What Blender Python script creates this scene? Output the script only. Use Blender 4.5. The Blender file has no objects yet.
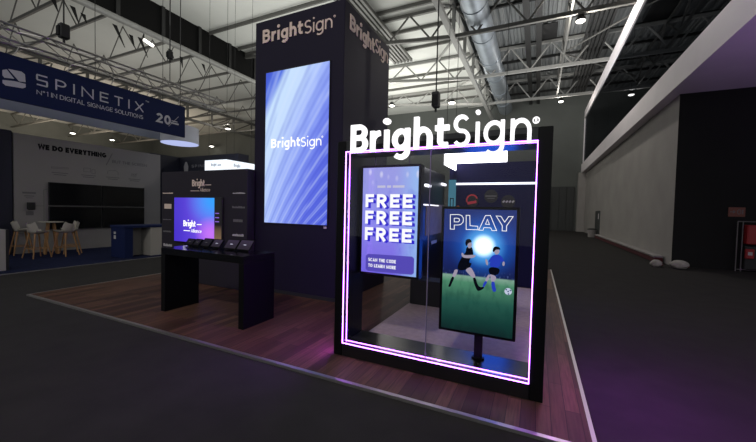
import bpy, math, random
from mathutils import Vector, Matrix
random.seed(7)
SC = bpy.context.scene
COL = SC.collection
R = math.radians

# ------------------------------------------------------------------ materials
def new_mat(name):
    m = bpy.data.materials.new(name); m.use_nodes = True
    nt = m.node_tree; nt.nodes.clear()
    out = nt.nodes.new('ShaderNodeOutputMaterial')
    return m, nt, out

def mat(name, col, rough=.5, metal=0., emis=0., noise=0., nscale=6., bump=0., stretch=(1, 1, 1), spec=.5):
    m, nt, out = new_mat(name)
    b = nt.nodes.new('ShaderNodeBsdfPrincipled')
    nt.links.new(b.outputs[0], out.inputs[0])
    c = (*col, 1)
    b.inputs['Base Color'].default_value = c
    b.inputs['Roughness'].default_value = rough
    b.inputs['Metallic'].default_value = metal
    b.inputs['Specular IOR Level'].default_value = spec
    if emis:
        b.inputs['Emission Color'].default_value = c
        b.inputs['Emission Strength'].default_value = emis
    if noise or bump:
        tc = nt.nodes.new('ShaderNodeTexCoord'); mp = nt.nodes.new('ShaderNodeMapping')
        mp.inputs['Scale'].default_value = stretch
        nz = nt.nodes.new('ShaderNodeTexNoise'); nz.inputs['Scale'].default_value = nscale; nz.inputs['Detail'].default_value = 5
        nt.links.new(tc.outputs['Object'], mp.inputs[0]); nt.links.new(mp.outputs[0], nz.inputs['Vector'])
        if noise:
            rp = nt.nodes.new('ShaderNodeValToRGB')
            rp.color_ramp.elements[0].position = .3; rp.color_ramp.elements[1].position = .7
            rp.color_ramp.elements[0].color = (*[v * (1 - noise) for v in col], 1)
            rp.color_ramp.elements[1].color = (*[min(1, v * (1 + noise)) for v in col], 1)
            nt.links.new(nz.outputs['Fac'], rp.inputs[0]); nt.links.new(rp.outputs[0], b.inputs['Base Color'])
        if bump:
            bp = nt.nodes.new('ShaderNodeBump'); bp.inputs['Strength'].default_value = bump; bp.inputs['Distance'].default_value = .01
            nt.links.new(nz.outputs['Fac'], bp.inputs['Height']); nt.links.new(bp.outputs[0], b.inputs['Normal'])
    return m

def glow(name, col, strength):
    m, nt, out = new_mat(name)
    e = nt.nodes.new('ShaderNodeEmission')
    e.inputs[0].default_value = (*col, 1); e.inputs[1].default_value = strength
    nt.links.new(e.outputs[0], out.inputs[0])
    return m

def s2l(*c):
    return tuple(((v / 255) / 12.92 if v / 255 <= .04045 else ((v / 255 + .055) / 1.055) ** 2.4) for v in c)

class G:
    """small expression builder over shader nodes"""
    def __init__(s, nt): s.nt = nt
    def op(s, o, a, b=0., c=None, clamp=False):
        n = s.nt.nodes.new('ShaderNodeMath'); n.operation = o; n.use_clamp = clamp
        for i, v in enumerate((a, b, c)):
            if v is None: continue
            if isinstance(v, (int, float)): n.inputs[i].default_value = v
            else: s.nt.links.new(v, n.inputs[i])
        return n.outputs[0]
    def mix(s, f, a, b):
        n = s.nt.nodes.new('ShaderNodeMix'); n.data_type = 'RGBA'; n.clamp_factor = True
        for i, v in ((0, f), (6, a), (7, b)):
            if isinstance(v, (int, float)): n.inputs[i].default_value = v
            elif isinstance(v, tuple): n.inputs[i].default_value = (*v, 1)
            else: s.nt.links.new(v, n.inputs[i])
        return n.outputs[2]
    def ramp(s, f, stops):
        n = s.nt.nodes.new('ShaderNodeValToRGB'); cr = n.color_ramp
        while len(cr.elements) < len(stops): cr.elements.new(.5)
        for e, (p, c) in zip(cr.elements, stops): e.position = p; e.color = (*c, 1)
        s.nt.links.new(f, n.inputs[0]); return n.outputs[0]
    def smooth(s, v, lo, hi):
        n = s.nt.nodes.new('ShaderNodeMapRange'); n.interpolation_type = 'SMOOTHSTEP'
        s.nt.links.new(v, n.inputs[0]); n.inputs[1].default_value = lo; n.inputs[2].default_value = hi
        return n.outputs[0]
    def noise(s, vec, scale, detail=2):
        n = s.nt.nodes.new('ShaderNodeTexNoise'); n.inputs['Scale'].default_value = scale; n.inputs['Detail'].default_value = detail
        s.nt.links.new(vec, n.inputs['Vector']); return n.outputs['Fac']

def screen(name, build, strength=1.):
    """picture shown by a lit display: a colour worked out from the panel's own 0..1 coordinates"""
    m, nt, out = new_mat(name)
    g = G(nt)
    tc = nt.nodes.new('ShaderNodeTexCoord'); sp = nt.nodes.new('ShaderNodeSeparateXYZ')
    nt.links.new(tc.outputs['Generated'], sp.inputs[0])
    col = build(g, sp.outputs[0], sp.outputs[2], tc.outputs['Generated'])
    e = nt.nodes.new('ShaderNodeEmission'); nt.links.new(col, e.inputs[0]); e.inputs[1].default_value = strength
    gl = nt.nodes.new('ShaderNodeBsdfGlossy'); gl.inputs['Roughness'].default_value = .15; gl.inputs[0].default_value = (.03, .03, .03, 1)
    ad = nt.nodes.new('ShaderNodeAddShader')
    nt.links.new(e.outputs[0], ad.inputs[0]); nt.links.new(gl.outputs[0], ad.inputs[1]); nt.links.new(ad.outputs[0], out.inputs[0])
    return m

def film_mat(name, tint):
    m, nt, out = new_mat(name)
    t = nt.nodes.new('ShaderNodeBsdfTransparent'); t.inputs[0].default_value = (*tint, 1)
    nt.links.new(t.outputs[0], out.inputs[0])
    return m

def wood_mat():
    m, nt, out = new_mat('walnut_planks')
    g = G(nt)
    b = nt.nodes.new('ShaderNodeBsdfPrincipled'); nt.links.new(b.outputs[0], out.inputs[0])
    tc = nt.nodes.new('ShaderNodeTexCoord')
    mp = nt.nodes.new('ShaderNodeMapping'); mp.inputs['Rotation'].default_value = (0, 0, R(90))
    nt.links.new(tc.outputs['Object'], mp.inputs[0])
    br = nt.nodes.new('ShaderNodeTexBrick')
    br.inputs['Scale'].default_value = 1; br.inputs['Brick Width'].default_value = 1.25; br.inputs['Row Height'].default_value = .11
    br.inputs['Mortar Size'].default_value = .003; br.inputs['Mortar Smooth'].default_value = .1; br.offset = .37; br.offset_frequency = 2
    br.inputs['Color1'].default_value = (.140, .072, .045, 1); br.inputs['Color2'].default_value = (.042, .022, .016, 1); br.inputs['Mortar'].default_value = (.02, .011, .009, 1)
    nt.links.new(mp.outputs[0], br.inputs[0])
    m2 = nt.nodes.new('ShaderNodeMapping'); m2.inputs['Scale'].default_value = (18, 1.2, 1); nt.links.new(tc.outputs['Object'], m2.inputs[0])
    gr = g.noise(m2.outputs[0], 2.5, 6)
    c = g.mix(g.op('MULTIPLY', g.smooth(gr, .35, .72), .65), br.outputs[0], (.045, .022, .016))
    nt.links.new(c, b.inputs['Base Color']); b.inputs['Roughness'].default_value = .5; b.inputs['Specular IOR Level'].default_value = .16
    bp = nt.nodes.new('ShaderNodeBump'); bp.inputs['Strength'].default_value = .12; bp.inputs['Distance'].default_value = .004
    nt.links.new(gr, bp.inputs['Height']); nt.links.new(bp.outputs[0], b.inputs['Normal'])
    return m

def glass_mat(name, tint, spec=.05, rough=.0):
    m, nt, out = new_mat(name)
    t = nt.nodes.new('ShaderNodeBsdfTransparent'); t.inputs[0].default_value = (*tint, 1)
    gl = nt.nodes.new('ShaderNodeBsdfGlossy'); gl.inputs['Roughness'].default_value = rough
    fr = nt.nodes.new('ShaderNodeFresnel'); fr.inputs[0].default_value = 1.27
    mx = nt.nodes.new('ShaderNodeMixShader')
    nt.links.new(fr.outputs[0], mx.inputs[0]); nt.links.new(t.outputs[0], mx.inputs[1]); nt.links.new(gl.outputs[0], mx.inputs[2])
    nt.links.new(mx.outputs[0], out.inputs[0])
    return m

M = dict(
    carpet=mat('hall_carpet', (.027, .025, .024), .95, noise=.12, nscale=3., bump=.15, spec=.15),
    navy_carpet=mat('navy_carpet', (.012, .016, .046), .95, noise=.25, nscale=9., spec=.1),
    beige_carpet=mat('beige_carpet', (.62, .47, .47), .95, noise=.10, nscale=14., spec=.1),
    wood=wood_mat(),
    alu=mat('brushed_aluminium', (.44, .42, .41), .38, .9),
    ceil=mat('ceiling_panel', (.66, .67, .63), .8, noise=.07, nscale=.25),
    deck=mat('steel_deck', (.21, .22, .22), .55, .2, noise=.12, nscale=.5),
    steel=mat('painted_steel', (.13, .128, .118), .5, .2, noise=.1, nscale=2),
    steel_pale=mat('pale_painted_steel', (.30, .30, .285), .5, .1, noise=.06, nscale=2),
    steel_dark=mat('dark_steel', (.022, .022, .022), .55, .3),
    clad=mat('black_cladding', (.007, .007, .007), .8, spec=.1),
    duct=mat('galvanised_duct', (.36, .40, .44), .45, .7, noise=.12, nscale=1.5),
    black=mat('black_lacquer', (.003, .003, .0035), .4, spec=.12),
    black_matt=mat('black_matt', (.010, .010, .011), .6),
    black_fabric=mat('black_cloth', (.008, .008, .008), .9),
    tower=mat('dark_violet_cladding', (.010, .0075, .020), .6, noise=.06, nscale=3, spec=.2),
    alliance=mat('dark_plum_panel', (.019, .016, .023), .6, spec=.2),
    tan_print=mat('sand_print', (.72, .57, .47), .6),
    grey_print=mat('pale_grey_print', (.45, .43, .43), .6),
    white_letter=glow('lit_white_letter', (1, .98, 1), 1.35),
    led=glow('violet_led', (.46, .13, .95), 11.),
    led_out=glow('magenta_led', (.42, .04, .55), 120.),
    led_left=glow('outer_violet_led', (.36, .05, .85), 150.),
    led_white=glow('white_led', (.9, .92, 1), 2.2),
    lens=glow('lamp_lens', (1, .95, .85), 9.),
    lens_warm=glow('warm_lamp_lens', (1, .85, .6), 4.),
    joint=mat('frosted_joint', (.20, .16, .26), .4),
    glass=glass_mat('clear_glass', (.93, .93, .95)),
    smoked=film_mat('smoked_glass', (.45, .46, .48)),
    white_paint=mat('white_paint', (.82, .77, .79), .6, noise=.03, nscale=1.),
    wall_grey=mat('grey_wall', (.33, .31, .295), .8, noise=.08, nscale=.7),
    wall_shaded=mat('shaded_grey_wall', (.015, .0155, .0145), .85, spec=.1, noise=.1, nscale=.7),  # shade on the end wall is put into this near-black colour
    back=mat('back_wall_cladding', (.11, .118, .11), .8, noise=.1, nscale=.4),
    shutter=mat('dark_shutter', (.045, .048, .048), .7, noise=.15, nscale=1., stretch=(4, 1, .3)),
    stand_white=mat('stand_white_panel', (.265, .248, .235), .7, noise=.03, nscale=1.),
    navy=mat('navy_panel', (.006, .013, .062), .6, spec=.2),
    navy_dark=mat('dark_navy_panel', (.010, .011, .026), .6),
    silver_print=mat('silver_print', (.50, .50, .54), .5),
    black_print=mat('black_print', (.006, .006, .008), .8, spec=.1),
    grey_text=mat('mid_grey_print', (.12, .115, .115), .6),
    panel_glass=mat('black_panel_glass', (.004, .005, .006), .12),
    side_black=mat('dark_satin_panel', (.006, .006, .007), .35, spec=.25),
    gloss=mat('gloss_black_top', (.004, .004, .005), .14, spec=.5),
    satin=mat('satin_black', (.004, .004, .005), .30, spec=.5),
    shade=mat('white_lamp_shade', (.62, .63, .68), .7),
    shade_glow=glow('shade_diffuser', (.55, .62, 1.), .85),
    pale_lining=mat('pale_banner_lining', (.30, .33, .42), .8),
    lightbox=glow('white_lightbox', (.86, .93, 1), 1.25),
    lightbox_bright=glow('bright_lightbox', (1, 1, 1), 5.),
    oak=mat('oak', (.36, .19, .075), .5, noise=.25, nscale=12, stretch=(1, 1, .15)),
    stool_shell=mat('white_shell', (.44, .40, .34), .45),
    counter_white=mat('counter_white', (.36, .34, .31), .5),
    product=mat('indigo_panel', (.010, .009, .050), .6, spec=.1),
    red=mat('signal_red', (.30, .012, .016), .5),
    red_logo=mat('red_print', (.55, .03, .05), .5),
    orange=mat('orange_print', (.6, .16, .04), .5),
    sign_red=mat('dull_red_sign', (.16, .05, .03), .6),
    bag=mat('pale_sack', (.28, .26, .24), .8, noise=.2, nscale=8, bump=.5),
    dark_red=mat('dark_red_cloth', (.09, .02, .025), .85),
    plank_pale=mat('pale_cover', (.27, .25, .245), .7),
    teal=glow('teal_poster', (.07, .22, .30), .8),
    tan_wall=mat('tan_board', (.24, .16, .10), .6, noise=.2, nscale=3),
    violet_print=glow('violet_mark', s2l(150, 110, 230), .8),
    rear_blue=glow('blue_rear_screen', (.015, .13, 1.), 4.5),
)
white_px = glow('white_pixels', (1, 1, 1), 1.15)
grey_px = glow('pale_pixels', s2l(215, 215, 240), .9)

# ------------------------------------------------------------------ mesh builder
class MB:
    def __init__(s): s.v = []; s.f = []
    def add(s, vs, fs):
        o = len(s.v); s.v += [tuple(v) for v in vs]; s.f += [[i + o for i in f] for f in fs]; return s
    def box(s, x0, x1, y0, y1, z0, z1):
        return s.add([(x, y, z) for z in (z0, z1) for y in (y0, y1) for x in (x0, x1)],
                     [(0, 2, 3, 1), (4, 5, 7, 6), (0, 1, 5, 4), (2, 6, 7, 3), (0, 4, 6, 2), (1, 3, 7, 5)])
    def bbox(s, x0, x1, y0, y1, z0, z1, b=.006):
        """box with chamfered edges"""
        c = Vector(((x0 + x1) / 2, (y0 + y1) / 2, (z0 + z1) / 2)); h = Vector(((x1 - x0) / 2, (y1 - y0) / 2, (z1 - z0) / 2))
        b = min(b, h.x * .45, h.y * .45, h.z * .45)
        vs = []; idx = {}
        for sx in (-1, 1):
            for sy in (-1, 1):
                for sz in (-1, 1):
                    for a in range(3):
                        d = [h.x - b, h.y - b, h.z - b]; d[a] = h[a]
                        idx[(sx, sy, sz, a)] = len(vs); vs.append((c.x + sx * d[0], c.y + sy * d[1], c.z + sz * d[2]))
        fs = []
        for a in range(3):
            o = [i for i in range(3) if i != a]
            for sg in (-1, 1):
                q = []
                for u, w in ((-1, -1), (1, -1), (1, 1), (-1, 1)):
                    k = [0, 0, 0]; k[a] = sg; k[o[0]] = u; k[o[1]] = w; q.append(idx[(*k, a)])
                if (sg > 0) == (a == 1): q.reverse()
                fs.append(q)
        for a in range(3):
            o = [i for i in range(3) if i != a]
            for u in (-1, 1):
                for w in (-1, 1):
                    q = []
                    for sg, ax in ((-1, o[0]), (1, o[0]), (1, o[1]), (-1, o[1])):
                        k = [0, 0, 0]; k[a] = sg; k[o[0]] = u; k[o[1]] = w; q.append(idx[(*k, ax)])
                    fs.append(q)
        for sx in (-1, 1):
            for sy in (-1, 1):
                for sz in (-1, 1): fs.append([idx[(sx, sy, sz, a)] for a in range(3)])
        return s.add(vs, fs)
    def tube(s, p, q, r, n=8, r2=None):
        p = Vector(p); q = Vector(q); d = (q - p).normalized()
        a = d.orthogonal().normalized(); b = d.cross(a); r2 = r if r2 is None else r2
        vs = []
        for c, rr in ((p, r), (q, r2)):
            for i in range(n):
                t = 2 * math.pi * i / n; vs.append(c + (a * math.cos(t) + b * math.sin(t)) * rr)
        fs = [(i, (i + 1) % n, n + (i + 1) % n, n + i) for i in range(n)]
        fs += [tuple(range(n - 1, -1, -1)), tuple(range(n, 2 * n))]
        return s.add(vs, fs)
    def bar(s, p, q, w, h):
        """rectangular bar from p to q, h measured upwards"""
        p = Vector(p); q = Vector(q); d = (q - p).normalized()
        up = Vector((0, 0, 1)) if abs(d.z) < .95 else Vector((0, 1, 0))
        a = d.cross(up).normalized(); b = a.cross(d)
        vs = [c + a * sx * w / 2 + b * sy * h / 2 for c in (p, q) for sx, sy in ((-1, -1), (1, -1), (1, 1), (-1, 1))]
        return s.add(vs, [(3, 2, 1, 0), (4, 5, 6, 7), (0, 1, 5, 4), (1, 2, 6, 5), (2, 3, 7, 6), (3, 0, 4, 7)])
    def lathe(s, c, prof, n=24):
        vs = []; c = Vector(c)
        for r, z in prof:
            for i in range(n):
                t = 2 * math.pi * i / n; vs.append((c.x + r * math.cos(t), c.y + r * math.sin(t), c.z + z))
        fs = []
        for k in range(len(prof) - 1):
            for i in range(n):
                j = (i + 1) % n; fs.append((k * n + i, k * n + j, (k + 1) * n + j, (k + 1) * n + i))
        fs += [tuple(range(n - 1, -1, -1)), tuple(range((len(prof) - 1) * n, len(prof) * n))]
        return s.add(vs, fs)
    def prism(s, pts, O, U, V, N, d):
        """flat outline pts (u, v) on the plane O,U,V, d thick along N"""
        O, U, V, N = map(Vector, (O, U, V, N)); n = len(pts)
        vs = [O + U * a + V * b for a, b in pts] + [O + U * a + V * b + N * d for a, b in pts]
        fs = [tuple(range(n - 1, -1, -1)), tuple(range(n, 2 * n))] + [(i, (i + 1) % n, n + (i + 1) % n, n + i) for i in range(n)]
        return s.add(vs, fs)
    def ribbon(s, pts, w, mapf, d, closed=False, wv=None):
        """stroke of width w along pts (u, v), d thick"""
        n = len(pts); L = []; Rr = []
        for i in range(n):
            ds = []
            if i > 0 or closed: a = Vector(pts[i]) - Vector(pts[i - 1]); ds.append(a.normalized())
            if i < n - 1 or closed: a = Vector(pts[(i + 1) % n]) - Vector(pts[i]); ds.append(a.normalized())
            t = sum(ds, Vector((0, 0)));
            t = t.normalized() if t.length > 1e-6 else ds[0]
            nn = Vector((-t.y, t.x)); k = 1 / max(.5, abs(nn.dot(Vector((-ds[0].y, ds[0].x)))))
            p = Vector(pts[i]); L.append(p + nn * (w / 2 * k)); Rr.append(p - nn * (w / 2 * k))
        vs = []
        for i in range(n):
            vs += [mapf(L[i], 0), mapf(Rr[i], 0), mapf(L[i], d), mapf(Rr[i], d)]
        fs = []
        for i in range(n if closed else n - 1):
            a, b = 4 * i, 4 * ((i + 1) % n)
            fs += [(a + 3, b + 3, b + 2, a + 2), (a, b, b + 1, a + 1), (a + 2, b + 2, b, a), (a + 1, b + 1, b + 3, a + 3)]
        if not closed:
            e = 4 * (n - 1); fs += [(0, 1, 3, 2), (e + 2, e + 3, e + 1, e)]
        return s.add(vs, fs)
    def build(s, name, m, parent=None, origin=None):
        me = bpy.data.meshes.new(name)
        org = Vector(parent['_o']) if parent is not None else Vector(origin or (0, 0, 0))
        me.from_pydata([Vector(v) - org for v in s.v], [], s.f)
        me.validate(); me.update()
        if m is not None: me.materials.append(m)
        o = bpy.data.objects.new(name, me); COL.objects.link(o)
        o['_o'] = tuple(org)
        if parent is not None: o.parent = parent
        else: o.location = org
        return o

def tag(o, label, cat, group=None, kind=None):
    o['label'] = label; o['category'] = cat
    if group: o['group'] = group
    if kind: o['kind'] = kind
    return o
def thing(name, label, cat, loc=(0, 0, 0), group=None):
    o = bpy.data.objects.new(name, None); COL.objects.link(o); o.location = loc; o['_o'] = tuple(loc)
    o.empty_display_size = .1
    return tag(o, label, cat, group)
def single(name, mb, m, label, cat, group=None, kind=None):
    xs = [v[0] for v in mb.v]; ys = [v[1] for v in mb.v]; zs = [v[2] for v in mb.v]
    o = mb.build(name, m, None, ((min(xs) + max(xs)) / 2, (min(ys) + max(ys)) / 2, min(zs)))
    return tag(o, label, cat, group, kind)
def struct(name, mb, m, label=None, cat=None):
    o = mb.build(name, m); o['kind'] = 'structure'
    o['label'] = label; o['category'] = cat
    return o
def smooth(o, angle=40):
    me = o.data
    for p in me.polygons: p.use_smooth = True
    try: me.set_sharp_from_angle(angle=R(angle))
    except Exception: pass
    return o
def dup(root, loc, rz, label, group=None):
    r = root.copy(); COL.objects.link(r); r.location = loc; r.rotation_euler = (0, 0, rz); r['label'] = label
    if group: r['group'] = group
    for ch in list(root.children):
        c = ch.copy(); COL.objects.link(c); c.parent = r
        for g in list(ch.children):
            d = g.copy(); COL.objects.link(d); d.parent = c
    return r
def B(*a): return MB().box(*a)
def BB(*a, b=.006): return MB().bbox(*a, b=b)

# ------------------------------------------------------------------ lettering
def arc(cx, cy, rx, ry, a0, a1, n=12):
    return [(cx + rx * math.cos(R(a0 + (a1 - a0) * i / n)), cy + ry * math.sin(R(a0 + (a1 - a0) * i / n))) for i in range(n + 1)]
def glyph(ch, w, wide=1.):
    """strokes (points, closed) on a cap height of 1, and the advance width"""
    h = w / 2; t = 1 - h; X = .73
    def W(v): return v * wide
    def bowl(x0, xr, yb, yt):
        r = (yt - yb) / 2; rx = min(r * wide, xr - x0)
        return [(x0, yt)] + arc(xr - rx, (yb + yt) / 2, rx, r, 90, -90, 10) + [(x0, yb)]
    if ch == 'A': a = W(.80); return [[(h * .8, 0), (a / 2, t + h * .3), (a - h * .8, 0)], [(a * .22, .30), (a * .78, .30)]], a
    if ch == 'B': a = W(.62 + w * .25); return [[(h, 0), (h, 1)], bowl(h, a - h * 1.35, .53, t), bowl(h, a - h, h, .53)], a
    if ch == 'C': a = W(.76); return [arc(a * .54, .5, a * .54 - h, .5 - h, 48, 312, 16)], a
    if ch == 'D': a = W(.76); return [[(h, 0), (h, 1)], bowl(h, a - h, h, t)], a
    if ch == 'E': a = W(.58); return [[(h, 0), (h, 1)], [(h, t), (a, t)], [(h, .5), (a * .93, .5)], [(h, h), (a, h)]], a
    if ch == 'F': a = W(.55); return [[(h, 0), (h, 1)], [(h, t), (a, t)], [(h, .5), (a * .92, .5)]], a
    if ch == 'G': a = W(.80); return [arc(a * .52, .5, a * .52 - h, .5 - h, 48, 340, 16) + [(a - h, .46), (a * .55, .46)]], a
    if ch == 'H': a = W(.74); return [[(h, 0), (h, 1)], [(a - h, 0), (a - h, 1)], [(h, .5), (a - h, .5)]], a
    if ch == 'I': return [[(h, 0), (h, 1)]], w
    if ch == 'K': a = W(.68); return [[(h, 0), (h, 1)], [(h, .42), (a - h, 1)], [(a * .38, .55), (a - h * .6, 0)]], a
    if ch == 'L': a = W(.55); return [[(h, 1), (h, h), (a, h)]], a
    if ch == 'M': a = W(.90); return [[(h, 0), (h, t), (a / 2, .2), (a - h, t), (a - h, 0)]], a
    if ch == 'N': a = W(.76); return [[(h, 0), (h, t), (a - h, h), (a - h, 1)]], a
    if ch in 'O0': a = W(.82 if ch == 'O' else .66); return [(arc(a / 2, .5, a / 2 - h, .5 - h, 0, 345, 23), True)], a
    if ch == 'P': a = W(.60); return [[(h, 0), (h, 1)], bowl(h, a - h, .43, t)], a
    if ch == 'R': a = W(.64); return [[(h, 0), (h, 1)], bowl(h, a - h, .46, t), [(a * .45, .46), (a - h * .7, 0)]], a
    if ch == 'S':
        a = W(.60); rx = a / 2 - h; r1 = (t - .5) / 2; r2 = (.5 - h) / 2
        if wide > 1.3: return [[(a - h * .5, t), (h * 1.6, t), (h, t - h), (h, .5 + h), (h * 1.6, .5), (a - h * 1.6, .5), (a - h, .5 - h), (a - h, h * 2), (a - h * 1.6, h), (h * .5, h)]], a
        return [arc(a / 2, .5 + r1, rx * .92, r1, 35, 180, 8) + arc(a / 2, .5 + r1, rx * .92, r1, 200, 262, 4) + arc(a / 2, .5 - r2, rx, r2, 82, 0, 6) + arc(a / 2, .5 - r2, rx, r2, -20, -148, 8)], a
    if ch == 'T': a = W(.62); return [[(0, t), (a, t)], [(a / 2, 0), (a / 2, t)]], a
    if ch == 'U': a = W(.74); return [[(h, 1), (h, .36)] + arc(a / 2, .36, a / 2 - h, .36 - h, 195, 345, 8) + [(a - h, .36), (a - h, 1)]], a
    if ch == 'V': a = W(.76); return [[(h * .8, 1), (a / 2, h), (a - h * .8, 1)]], a
    if ch == 'W': a = W(1.05); return [[(h * .8, 1), (a * .27, h), (a / 2, .9), (a * .73, h), (a - h * .8, 1)]], a
    if ch == 'X': a = W(.72); return [[(h, 0), (a - h, 1)], [(h, 1), (a - h, 0)]], a
    if ch == 'Y': a = W(.72); return [[(h * .8, 1), (a / 2, .46), (a - h * .8, 1)], [(a / 2, .5), (a / 2, 0)]], a
    if ch == '1': return [[(.02, .78), (.26 - h, t - h * .3), (.26 - h, 0)]], .28
    if ch == '2': a = W(.62); return [arc(a / 2, .68, a / 2 - h, .32 - h, 165, -35, 10) + [(h, h), (a, h)]], a
    if ch == 'o_': return [(arc(.12, .86, .10, .10, 0, 330, 11), True)], .26
    # lower case
    if ch == 'r': return [[(h, 0), (h, X)], arc(.40, .36, .40 - h, X - h - .36, 170, 92, 8)], .42
    if ch == 'i': return [[(h, 0), (h, X)], (arc(h, 1.04 - w * .1, w * .30, w * .30, 0, 330, 11), True, w * .62)], w
    if ch == 'l': return [[(h, 0), (h, 1)]], w
    if ch == 'g':
        a = .62; return [(arc(.31, .365, .31 - h, .365 - h, 0, 345, 23), True), [(a - h, X), (a - h, -.02)] + arc(a / 2, -.02, a / 2 - h, .30 - h, -8, -140, 10)], a
    if ch == 'a':
        a = .58; return [(arc(.30, .33, .30 - h, .33 - h, 0, 345, 20), True), [(a - h, X), (a - h, 0)]], a
    if ch == 'c': return [arc(.32, .35, .32 - h, .35 - h, 50, 310, 12)], .54
    if ch == 'e': return [[(.08, .36), (.60 - h, .36)] + arc(.31, .35, .31 - h, .35 - h, 10, 312, 14)], .60
    if ch in 'hn':
        a = .58; top = 1.07 if ch == 'h' else X
        return [[(h, 0), (h, top)], arc(a / 2, .36, a / 2 - h, X - h - .36, 180, 0, 12) + [(a - h, 0)]], a
    if ch == 't': return [[(.12 + h * .3, .95), (.12 + h * .3, .24)] + arc(.12 + h * .3 + .18, .22, .18, .22 - h, 185, 285, 7), [(0, X - h), (.40, X - h)]], .42
    return [], .30

def letters(text, w, gap=.12, wide=1.):
    """[(char, strokes, x)], total width"""
    x = 0; out = []
    for ch in text:
        st, a = glyph(ch, w, wide)
        if ch != ' ': out.append((ch, st, x))
        x += a + gap
    return out, x - gap
def write(mb, text, O, U, N, cap, width=None, w=.14, gap=.12, wide=1., d=.002, each=None, V=(0, 0, 1)):
    """letter shapes standing on the line from O along U; width squeezes them to fit"""
    O, U, N, V = map(Vector, (O, U, N, V))
    ls, tot = letters(text, w, gap, wide)
    sx = (width / tot) if width else cap
    for ch, st, x in ls:
        b = MB() if each else mb
        for si, s in enumerate(st):
            if isinstance(s, tuple): pts, cl, sw = s[0], s[1], (s[2] if len(s) > 2 else w)
            else: pts, cl, sw = s, False, w
            k = cap / sx
            # work in true proportions so strokes keep their weight
            P = [((x + p[0]) * sx / cap, p[1]) for p in pts]
            b.ribbon(P, sw, lambda q, dd: O + U * (q[0] * cap) + V * (q[1] * cap) + N * dd, d * (1 + .12 * si), cl)
        if each: each(ch, b)
    return mb
XP = (1, 0, 0); YP = (0, 1, 0); YN = (0, -1, 0); ZP = (0, 0, 1)

# =================================================================== the hall
struct('floor', B(-64, 22, -12, 39, -.1, 0), M['carpet'], 'dark grey hall carpet running under all the stands', 'floor')
struct('ceiling', B(-64, -4.6, -1, 39, 13.4, 13.6), M['ceil'], 'pale flat hall ceiling over the left bays', 'ceiling')
dk = MB(); px = -4.6; prof = []
while px < 22:
    prof += [(px, 13.4), (px + .16, 13.4), (px + .22, 13.5), (px + .38, 13.5)]; px += .44
vs = []
for x, z in prof: vs += [(x, -1, z), (x, 39, z), (x, -1, z + .06), (x, 39, z + .06)]
n = len(prof); fs = []
for i in range(n - 1):
    a, b = 4 * i, 4 * i + 4
    fs += [(a, a + 1, b + 1, b), (a + 2, b + 2, b + 3, a + 3)]
dk.add(vs, fs)
struct('ceiling', dk, M['deck'], 'corrugated grey steel roof deck over the right bay', 'ceiling')
struct('wall_back', B(-64, 22, 38.6, 38.9, 0, 13.4), M['back'], 'grey green far end wall of the hall', 'wall')
struct('wall_left', B(-64.3, -64, -1, 38.9, 0, 13.6), M['back'], 'far left wall of the hall', 'wall')
dr = MB()
for i in range(9): dr.bbox(-2.6 + i * .66, -2.6 + i * .66 + .64, 38.46, 38.6, 0, 4.4, b=.02)
struct('door_1', dr, M['shutter'], 'tall dark shutter door low in the far end wall', 'door')
struct('wall_right', B(4.15, 4.4, 14.4, 38.6, 0, 5.7), M['wall_grey'], 'long plain grey wall on the right under the white fascia', 'wall')
struct('wall_right_end', B(4.15, 13, 14.38, 14.4, 0, 5.7), M['wall_shaded'], 'shaded dark wall face on the right behind the fire cabinet', 'wall')
struct('trim_1', B(3.55, 4.15, 37.6, 38.46, 0, 5.7), M['wall_grey'], 'grey pillar at the far end of the right wall', 'pillar')
so = MB().box(3.9, 14, 2.0, 38.4, 5.7, 5.78)
struct('trim_2', so, M['white_paint'], 'smooth white soffit over the recess at right', 'soffit')
struct('trim_3', B(3.80, 3.9, 2.0, 38.4, 5.7, 6.55), M['white_paint'], 'wide white fascia band running down the right side', 'fascia')
d2 = MB().box(4.10, 4.15, 28.75, 30.6, 0, 1.95)
struct('door_2', d2, M['shutter'], 'small dark service door at the far end of the right wall', 'door')
B(4.07, 4.10, 28.95, 29.1, 1.35, 1.75).build('vent_plate', M['white_paint'], bpy.data.objects['door_2'])

# glazed screen above the fascia
gs = thing('glazed_partition', 'tall smoked glass partition with a white steel rail above the right fascia', 'partition', (3.9, 22, 6.55))
B(3.80, 3.94, 8.0, 37.4, 10.75, 11.5).build('top_rail', M['white_paint'], gs)
B(3.82, 3.98, 37.4, 37.65, 6.55, 11.5).build('end_post', M['white_paint'], gs)
for k in range(5):
    y0 = 8.0 + k * 5.88
    B(3.885, 3.9, y0 + .02, y0 + 5.86, 6.56, 10.75).build('glass_pane', M['smoked'], gs)

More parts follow.
